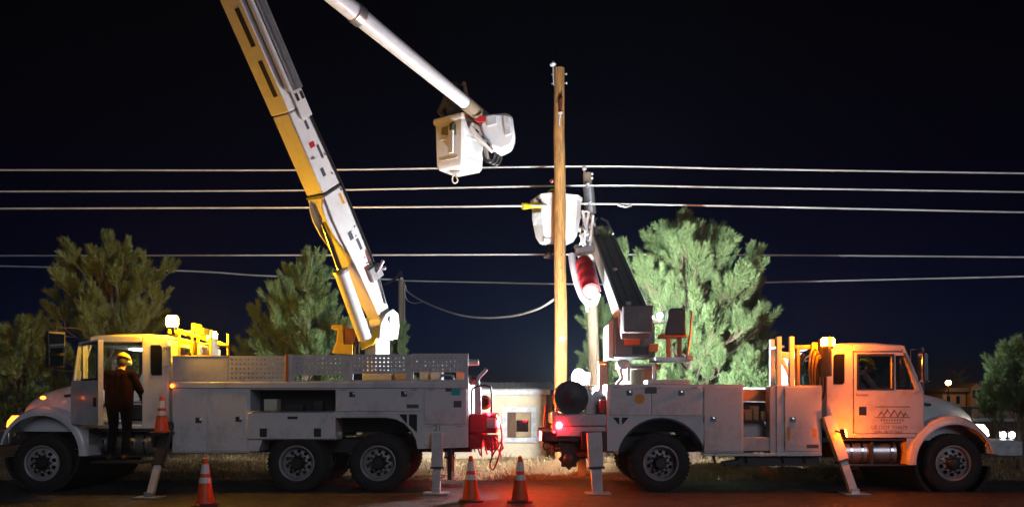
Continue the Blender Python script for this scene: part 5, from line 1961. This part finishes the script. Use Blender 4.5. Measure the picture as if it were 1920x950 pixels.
def pine(label, px, Y, pytop, halfpx, seed, base_py=None, cb=.16, shape='cone', m='needle', limbs=46, dens=1.0, lean=0, skew=0, grp='pine trees behind the trucks', sscale=1.0):
    rg = np.random.default_rng(seed)
    base = np.array([(px - 960) / F * Y, Y, ground_z((px - 960) / F * Y, Y) - .05])
    top = P(px, pytop, Y).z - .05
    H = top - base[2]
    Rm = halfpx / F * Y * 1.12
    r = empty('pine_tree', base)
    tag(r, label, 'tree', grp)
    # trunk
    pts = []
    for i in range(9):
        t = i / 8
        pts.append(Vector(base) + Vector((lean * t + .04 * math.sin(3 * t + seed), .04 * math.cos(4 * t + seed), (H - .35) * t)))
    MB().tube(pts, [max(.02, .028 * H * (1 - t / 8.6) ** 1.1) for t in range(9)], 10).build('trunk', 'bark', r, org=base)

    def trunk_at(t):
        f = t * 8
        i = min(7, int(f))
        return np.array(pts[i].lerp(pts[i + 1], f - i))

    def profile(t):
        if shape == 'cone':
            return (max(0, 1 - t)) ** .62 * (.82 + .18 * math.sin(t * 7 + seed)) + .05
        if shape == 'round':
            return math.sqrt(max(0, 1 - (2 * t - .85) ** 2 * .95)) if t > .0 else .4
        return (1 - t) ** .9 + .06
    segs = []   # branch polylines
    shoots = []
    lob = rg.uniform(.75, 1.15, 64)
    for i in range(limbs):
        t = cb + (1 - cb) * ((i + rg.uniform(0, 1)) / limbs)
        if t > .985:
            continue
        az = i * 2.39996 + rg.uniform(-.4, .4)
        ln = Rm * profile((t - cb) / (1 - cb)) * lob[i % 64]
        ln *= 1 + skew * math.cos(az)
        ln = max(ln, .25)
        el0 = R(rg.uniform(-2, 24) + 26 * t)
        p = trunk_at(min(.97, t * .93))
        o = np.array([math.cos(az), math.sin(az), 0])
        poly = [p]
        nseg = 6
        for k in range(nseg):
            e = el0 + R(24) * (k / nseg) ** 1.3
            d = o * math.cos(e) + np.array([0, 0, math.sin(e)])
            d += rg.normal(0, .12, 3)
            poly.append(poly[-1] + d * ln / nseg)
        segs.append((poly, .012 + .012 * ln * (1.2 - t)))
        # twigs
        ntw = max(3, int(ln * 7 * dens))
        for q in range(ntw):
            f = .2 + .8 * (q + rg.uniform(0, 1)) / ntw
            k = min(nseg - 1, int(f * nseg))
            b = poly[k] + (poly[k + 1] - poly[k]) * (f * nseg - k)
            d = (poly[k + 1] - poly[k])
            d = d / np.linalg.norm(d)
            sd = rg.normal(0, 1, 3)
            tw = d * .6 + sd * .5 + np.array([0, 0, .5])
            tw /= np.linalg.norm(tw)
            tl = rg.uniform(.12, .42) * (1 if f < .95 else .4)
            e = b + tw * tl
            segs.append(([b, e], .008))
            for w_ in range(2):
                sd = tw * .5 + np.array([0, 0, 1.0]) + rg.normal(0, .3, 3) + o * .2
                sd /= np.linalg.norm(sd)
                shoots.append((b + (e - b) * rg.uniform(.45, 1), sd, rg.uniform(.7, 1.15) * sscale))
        sd = np.array([0, 0, .8]) + o * .5 + rg.normal(0, .2, 3)
        shoots.append((poly[-1], sd / np.linalg.norm(sd), rg.uniform(.9, 1.25) * sscale))
    for k in range(5):
        sd = np.array([rg.normal(0, .25), rg.normal(0, .25), 1])
        shoots.append((np.array(pts[-1]) + rg.normal(0, .05, 3) * (k > 0), sd / np.linalg.norm(sd), 1.0 * sscale))
    bm = MB()
    for poly, rr in segs:
        n_ = len(poly)
        bm.tube(poly, [max(.004, rr * (1 - .75 * i / (n_ - 1))) for i in range(n_)], 5)
    bm.build('limbs', 'bark', r, org=base)
    allv = []
    for p, d, s in shoots:
        T = SHOOTS[rg.integers(4)]
        a = np.cross(d, [0.3, .9, .1])
        a /= np.linalg.norm(a)
        b = np.cross(d, a)
        an = rg.uniform(0, 2 * PI)
        a2 = a * math.cos(an) + b * math.sin(an)
        b2 = np.cross(d, a2)
        allv.append((T[:, :1] * a2 + T[:, 1:2] * b2 + T[:, 2:] * d) * s + p)
    V = np.concatenate(allv) - base
    nf = len(V) // 3
    me = bpy.data.meshes.new('crown')
    me.vertices.add(len(V))
    me.vertices.foreach_set('co', V.astype(np.float32).ravel())
    me.loops.add(nf * 3)
    me.loops.foreach_set('vertex_index', np.arange(nf * 3, dtype=np.int32))
    me.polygons.add(nf)
    me.polygons.foreach_set('loop_start', np.arange(0, nf * 3, 3, dtype=np.int32))
    me.polygons.foreach_set('loop_total', np.full(nf, 3, dtype=np.int32))
    me.update(calc_edges=True)
    me.materials.append(M[m])
    o = bpy.data.objects.new('crown', me)
    col.objects.link(o)
    place(o, Vector(base), r)
    return nf


pine('tall dim pine behind the bucket truck cab, lit yellow by the beacons', 212, 19.5, 440, 112, 21, m='needle2', shape='round', limbs=46, cb=.2, dens=.7)
pine('low dark pine at the far left edge of the picture', 40, 18.5, 595, 80, 22, m='needle2', shape='cone', limbs=30, dens=.7)
pine('bushy green pine left of the raised boom', 572, 19.5, 470, 125, 23, shape='cone', limbs=52, skew=-.15, cb=.1)
pine('slim pine showing between the pedestal and the distant pole', 732, 24, 590, 40, 24, shape='cone', limbs=26)
pine('largest bright green pine right of the dark boom', 1305, 19.0, 402, 140, 25, shape='round', limbs=84, cb=.12, dens=1.0, lean=-.35)
pine('shaded pine behind the largest pine, on its right', 1400, 22.5, 492, 60, 26, m='needle2', limbs=36)
pine('short round pine in front of the largest pine, near the cab rack', 1425, 17.6, 672, 66, 27, shape='round', limbs=30, cb=.1)
pine('slender young pine between the new pole and the dark boom', 1128, 21.0, 560, 44, 28, limbs=30)
pine('sparse pine at the far right edge of the picture', 1915, 17.0, 645, 75, 29, limbs=26, dens=.7, cb=.35)


# ------------------------------------------------------------------ people
def person(label, origin, yaw, J, top, pants, hand, hat=None, muffs=False, hatmat='hat', extra=None):
    """J: joints in local frame (x right, y forward, z up from the soles)."""
    ca, sa = math.cos(yaw), math.sin(yaw)
    O = Vector(origin)
    r = empty('person', O)
    tag(r, label, 'person', 'line workers')
    prim = []   # p0,r0,p1,r1,zone

    def V(p):
        return Vector(p)

    def cap(a, ra, b, rb, z):
        prim.append((V(a), ra, V(b), rb, z))
    head, neck, chest, waist, pelvis = V(J['head']), V(J['neck']), V(J['chest']), V(J['waist']), V(J['pelvis'])
    up = (head - neck).normalized()
    fw = V(J.get('face', (0, 1, 0))).normalized()
    fw = (fw - up * fw.dot(up)).normalized()
    rt = fw.cross(up)
    # head
    cap(head + up * .03 - fw * .01, .092, head + up * .0 + fw * .012, .09, 'skin')
    cap(head - up * .06 + fw * .035, .062, head - up * .09 + fw * .06, .036, 'skin')   # jaw, chin
    cap(head + fw * .095 + up * .0, .012, head + fw * .115 - up * .03, .016, 'skin')    # nose
    cap(head + fw * .088 + up * .025 - rt * .045, .018, head + fw * .088 + up * .025 + rt * .045, .018, 'skin')  # brow
    cap(head + fw * .088 - up * .058 - rt * .02, .01, head + fw * .088 - up * .058 + rt * .02, .01, 'skin')      # mouth
    for s in (-1, 1):
        cap(head + rt * s * .093 + up * .01, .016, head + rt * s * .095 - up * .03, .014, 'skin')
        cap(head + fw * .09 + rt * s * .032 + up * .003, .013, head + fw * .088 + rt * s * .034, .013, 'skin')
    cap(head - fw * .03 + up * .035, .092, head - fw * .045 - up * .02, .08, 'hair')
    cap(neck - up * .02, .062, head - up * .05, .055, 'skin')
    cap(neck - up * .05, .075, neck - up * .005, .07, 'top')
    # torso
    sl, sr = V(J['shl']), V(J['shr'])
    bk_ = J.get('bulk', 1.0)
    cap(sl, .078 * bk_, sr, .078 * bk_, 'top')
    cx = (sr - sl).normalized()
    for q in (-.09, 0, .09):
        cap(neck - up * .10 + cx * q, .10, chest + cx * q * bk_, .125 * bk_, 'top')
        cap(chest + cx * q * bk_, .125 * bk_, waist + cx * q * bk_, .125 * bk_, 'top')
        cap(waist + cx * q * bk_, .125 * bk_, pelvis + cx * q * .9 * bk_, .13 * bk_, 'top')
    hl, hr = V(J['hipl']), V(J['hipr'])
    cap(hl, .115, hr, .115, 'pants')
    for sfx, h_ in (('l', hl), ('r', hr)):
        kn, an = V(J['kn' + sfx]), V(J['an' + sfx])
        cap(h_, .105, kn, .072, 'pants')
        cap(kn, .070, an, .055, 'pants')
        tf = V(J.get('toe', (0, 1, 0)))
        cap(an - Vector((0, 0, .0)), .056, an - Vector((0, 0, .035)), .05, 'boot')
        cap(an - Vector((0, 0, .045)) - tf * .05, .042, an - Vector((0, 0, .05)) + tf * .13, .036, 'boot')
        sh, el, wr = V(J['sh' + sfx]), V(J['el' + sfx]), V(J['wr' + sfx])
        cap(sh, .073 * bk_, el, .058 * bk_, 'top')
        cap(el, .054, wr, .042, 'hand' if J.get('gauntlet') else 'top')
        d = (wr - el).normalized()
        n = V(J.get('palm' + sfx, (0, 0, -1)))
        n = (n - d * n.dot(d)).normalized()
        side = d.cross(n)
        s2 = 1 if sfx == 'l' else -1
        pc = wr + d * .085
        cap(wr + d * .01, .03, wr + d * .03, .032, 'hand')
        for q in (-.025, -.008, .009, .026):
            cap(wr + d * .025 + side * q * .8, .018, wr + d * .095 + side * q, .016, 'hand')
        for q, l in ((-.03, .065), (-.01, .078), (.011, .072), (.031, .055)):
            a = wr + d * .098 + side * q
            b = a + d * l * .5 + n * l * .22
            c_ = b + d * l * .22 + n * l * .42
            cap(a, .0115, b, .0105, 'hand')
            cap(b, .0105, c_, .0095, 'hand')
        tb = wr + d * .035 + side * -.028 * s2
        t1 = tb + side * -.035 * s2 + d * .03 + n * .015
        cap(tb, .016, t1, .013, 'hand')
        cap(t1, .013, t1 + d * .035 + n * .015, .0105, 'hand')
    # capsules -> union
    m = MB()
    for a, ra, b, rb, z in prim:
        ax = (b - a)
        L_ = ax.length
        if L_ < 1e-4:
            ax = Vector((0, 0, 1))
            L_ = 1e-4
        sg = 12 if max(ra, rb) < .03 else 18
        prof = []
        for i in range(6):
            t = PI / 2 * (1 - i / 5)
            prof.append((ra * math.cos(t), -ra * math.sin(t)))
        for i in range(6):
            t = PI / 2 * i / 5
            prof.append((rb * math.cos(t), L_ + rb * math.sin(t)))
        m.lathe(a, ax, prof, sg)
    me = bpy.data.meshes.new('tmp')
    me.from_pydata(m.v, [], m.f)
    to = bpy.data.objects.new('tmp', me)
    col.objects.link(to)
    rm_ = to.modifiers.new('r', 'REMESH')
    rm_.mode = 'VOXEL'
    rm_.voxel_size = .0105
    sm = to.modifiers.new('s', 'SMOOTH')
    sm.factor = .5
    sm.iterations = 3
    dg = bpy.context.evaluated_depsgraph_get()
    me2 = bpy.data.meshes.new_from_object(to.evaluated_get(dg))
    bpy.data.objects.remove(to)
    me2.name = 'body'
    zones = ['skin', 'hair', 'top', 'pants', 'boot', 'hand']
    me2.materials.clear()
    for z, mm in zip(zones, ('skin', 'hair', top, pants, 'boot', hand)):
        me2.materials.append(M[mm])
    nv = len(me2.vertices)
    co = np.zeros(nv * 3, dtype=np.float32)
    me2.vertices.foreach_get('co', co)
    co = co.reshape(-1, 3)
    best = np.full(nv, 1e9)
    bz = np.zeros(nv, dtype=int)
    for a, ra, b, rb, z in prim:
        A, Bv = np.array(a), np.array(b)
        d = Bv - A
        t = np.clip(((co - A) @ d) / max(d @ d, 1e-9), 0, 1)
        dist = np.linalg.norm(co - (A + t[:, None] * d), axis=1) - (ra + (rb - ra) * t)
        w = dist < best
        best[w] = dist[w]
        bz[w] = zones.index(z)
    np_ = len(me2.polygons)
    ls = np.zeros(np_, dtype=np.int32)
    me2.polygons.foreach_get('loop_start', ls)
    lv = np.zeros(len(me2.loops), dtype=np.int32)
    me2.loops.foreach_get('vertex_index', lv)
    me2.polygons.foreach_set('material_index', bz[lv[ls]].astype(np.int32))
    me2.polygons.foreach_set('use_smooth', [True] * np_)
    body = bpy.data.objects.new('body', me2)
    col.objects.link(body)
    place(body, O, r)
    if hat:
        hm = MB()
        c = head + up * .05 - fw * .005
        rings = []
        for i in range(8):
            t = i / 7 * PI / 2
            rr = math.cos(t)
            rings.append([c + (rt * math.cos(2 * PI * k / 24) * .118 + fw * math.sin(2 * PI * k / 24) * .138) * max(rr, .02) + up * math.sin(t) * .115 for k in range(24)])
        hm.loft(rings)
        brim = [c + (rt * math.cos(2 * PI * k / 24) * .135 + fw * math.sin(2 * PI * k / 24) * (.19 if math.sin(2 * PI * k / 24) > 0 else .15)) for k in range(24)]
        hm.loft([[p - up * .004 for p in brim], [p + up * .006 for p in brim]])
        hm.loft([[c + rt * a + fw * (.13 * math.cos(t)) + up * (.118 * math.sin(t) + dz) for a, dz in ((-.012, 0), (.012, 0), (.012, .008), (-.012, .008))] for t in [PI * i / 10 for i in range(11)]])
        hm.build('hard_hat', hatmat, r)
        for o_ in r.children:
            pass
        hobj = [o_ for o_ in r.children if o_.name.startswith('hard_hat')][0]
        hobj.location = hobj.location + O
        if muffs:
            for s in (-1, 1):
                q = head + rt * s * .108 + up * .0
                mm = MB().lathe(q, rt * s, [(.001, -.02), (.042, -.02), (.046, 0), (.04, .03), (.001, .036)], 14)
                ob = mm.build('ear_muff', 'muff', r)
                ob.location = ob.location + O
    r.rotation_euler.z = yaw
    return r


# worker on the cab step, seen from behind
person('worker in dark brown jacket and yellow hard hat standing in the open cab doorway', (-6.52, 13.30, .55), 0, dict(
    head=(.0, .10, 1.63), neck=(0, .03, 1.47), chest=(0, .0, 1.27), waist=(0, -.02, 1.08), pelvis=(0, -.02, .95), face=(-.2, 1, -.2), bulk=1.07,
    shl=(-.20, .01, 1.41), shr=(.20, .01, 1.41), ell=(-.29, .16, 1.20), wrl=(-.20, .40, 1.16), elr=(.30, .08, 1.15), wrr=(.24, .3, 1.02),
    palml=(0, .3, -1), palmr=(-.5, 0, -1), hipl=(-.11, -.02, .92), hipr=(.11, -.02, .92), knl=(-.15, .10, .52), anl=(-.15, -.02, .09), knr=(.10, .04, .5), anr=(.10, -.04, .09)),
    'jacket', 'trouser', 'glove', hat=True, muffs=True)
B('step_plate', 'dark', bpy.data.objects['bucket_truck'], -6.9, -6.0, 13.1, 13.5, .51, .548, .005)

# worker in the high bucket
bo = BC + Vector((-.08, -.02, -.40))
person('worker in olive jacket standing in the high bucket, mostly behind the white boom', tuple(bo), R(15), dict(
    head=(-.02, .06, 1.62), neck=(0, .02, 1.46), chest=(0, .0, 1.26), waist=(0, 0, 1.07), pelvis=(0, 0, .94), face=(.3, 1, -.1),
    shl=(-.20, 0, 1.40), shr=(.20, .0, 1.40), ell=(-.33, .1, 1.15), wrl=(-.2, .3, 1.12), elr=(.27, .18, 1.50), wrr=(.24, .22, 1.77),
    palmr=(0, 1, 0), gauntlet=1, hipl=(-.10, 0, .91), hipr=(.10, 0, .91), knl=(-.10, .04, .5), anl=(-.1, 0, .09), knr=(.1, .04, .5), anr=(.1, 0, .09)),
    'olive', 'trouser', 'glove', hat=True, hatmat='olive')

# worker in the far bucket behind the new pole
bo = BC2 + Vector((-.12, 0, -.36))
person('worker with lime hard hat reaching from the far bucket behind the new pole', (bo.x - .08, bo.y, bo.z - .50), R(-75), dict(
    head=(-.02, .14, 1.50), neck=(0, .08, 1.36), chest=(0, .02, 1.18), waist=(0, -.02, 1.0), pelvis=(0, -.02, .90), face=(0, 1, -.3),
    shl=(-.20, .04, 1.31), shr=(.20, .04, 1.31), ell=(-.27, .28, 1.24), wrl=(-.1, .5, 1.35), elr=(.27, .28, 1.2), wrr=(.12, .48, 1.33),
    hipl=(-.10, 0, .88), hipr=(.10, 0, .88), knl=(-.10, .12, .5), anl=(-.1, 0, .09), knr=(.1, .12, .5), anr=(.1, 0, .09)),
    'jacket', 'trouser', 'yellowcover', hat=True, hatmat='hatgreen')

# driver seated in the derrick truck
person('driver in grey shirt and lime hard hat seated inside the derrick truck cab', (X(1632), YN + .50, Z(772) - .52), R(-90), dict(
    head=(0, .14, 1.30), neck=(0, .06, 1.15), chest=(0, .02, .95), waist=(0, .0, .76), pelvis=(0, 0, .64), face=(.1, 1, -.1),
    shl=(-.20, .05, 1.09), shr=(.20, .05, 1.09), ell=(-.27, .22, .86), wrl=(-.14, .46, .92), elr=(.27, .22, .86), wrr=(.14, .46, .92),
    hipl=(-.10, 0, .62), hipr=(.10, 0, .62), knl=(-.12, .46, .63), anl=(-.12, .58, .30), knr=(.12, .46, .63), anr=(.12, .58, .30)),
    'greyshirt', 'trouser', 'skin', hat=True, hatmat='hatgreen')


# ------------------------------------------------------------------ thin haze volume, added to give the lamps a faint glow
hz = MB().box(-1600, 1600, -100, 1600, -1.5, 14).build('haze', 'black', smooth=False)
hm_ = bpy.data.materials.new('glow_haze')
hm_.use_nodes = True
hm_.node_tree.nodes.remove(hm_.node_tree.nodes['Principled BSDF'])
pv = hm_.node_tree.nodes.new('ShaderNodeVolumePrincipled')
pv.inputs['Color'].default_value = (0.6, 0.78, 1, 1)
pv.inputs['Density'].default_value = 0.00045
pv.inputs['Anisotropy'].default_value = 0.3
hm_.node_tree.links.new(pv.outputs[0], hm_.node_tree.nodes['Material Output'].inputs['Volume'])
hz.data.materials[0] = hm_
hz['kind'] = 'stuff'
hz['label'] = 'thin haze added for a faint glow round the lamps'
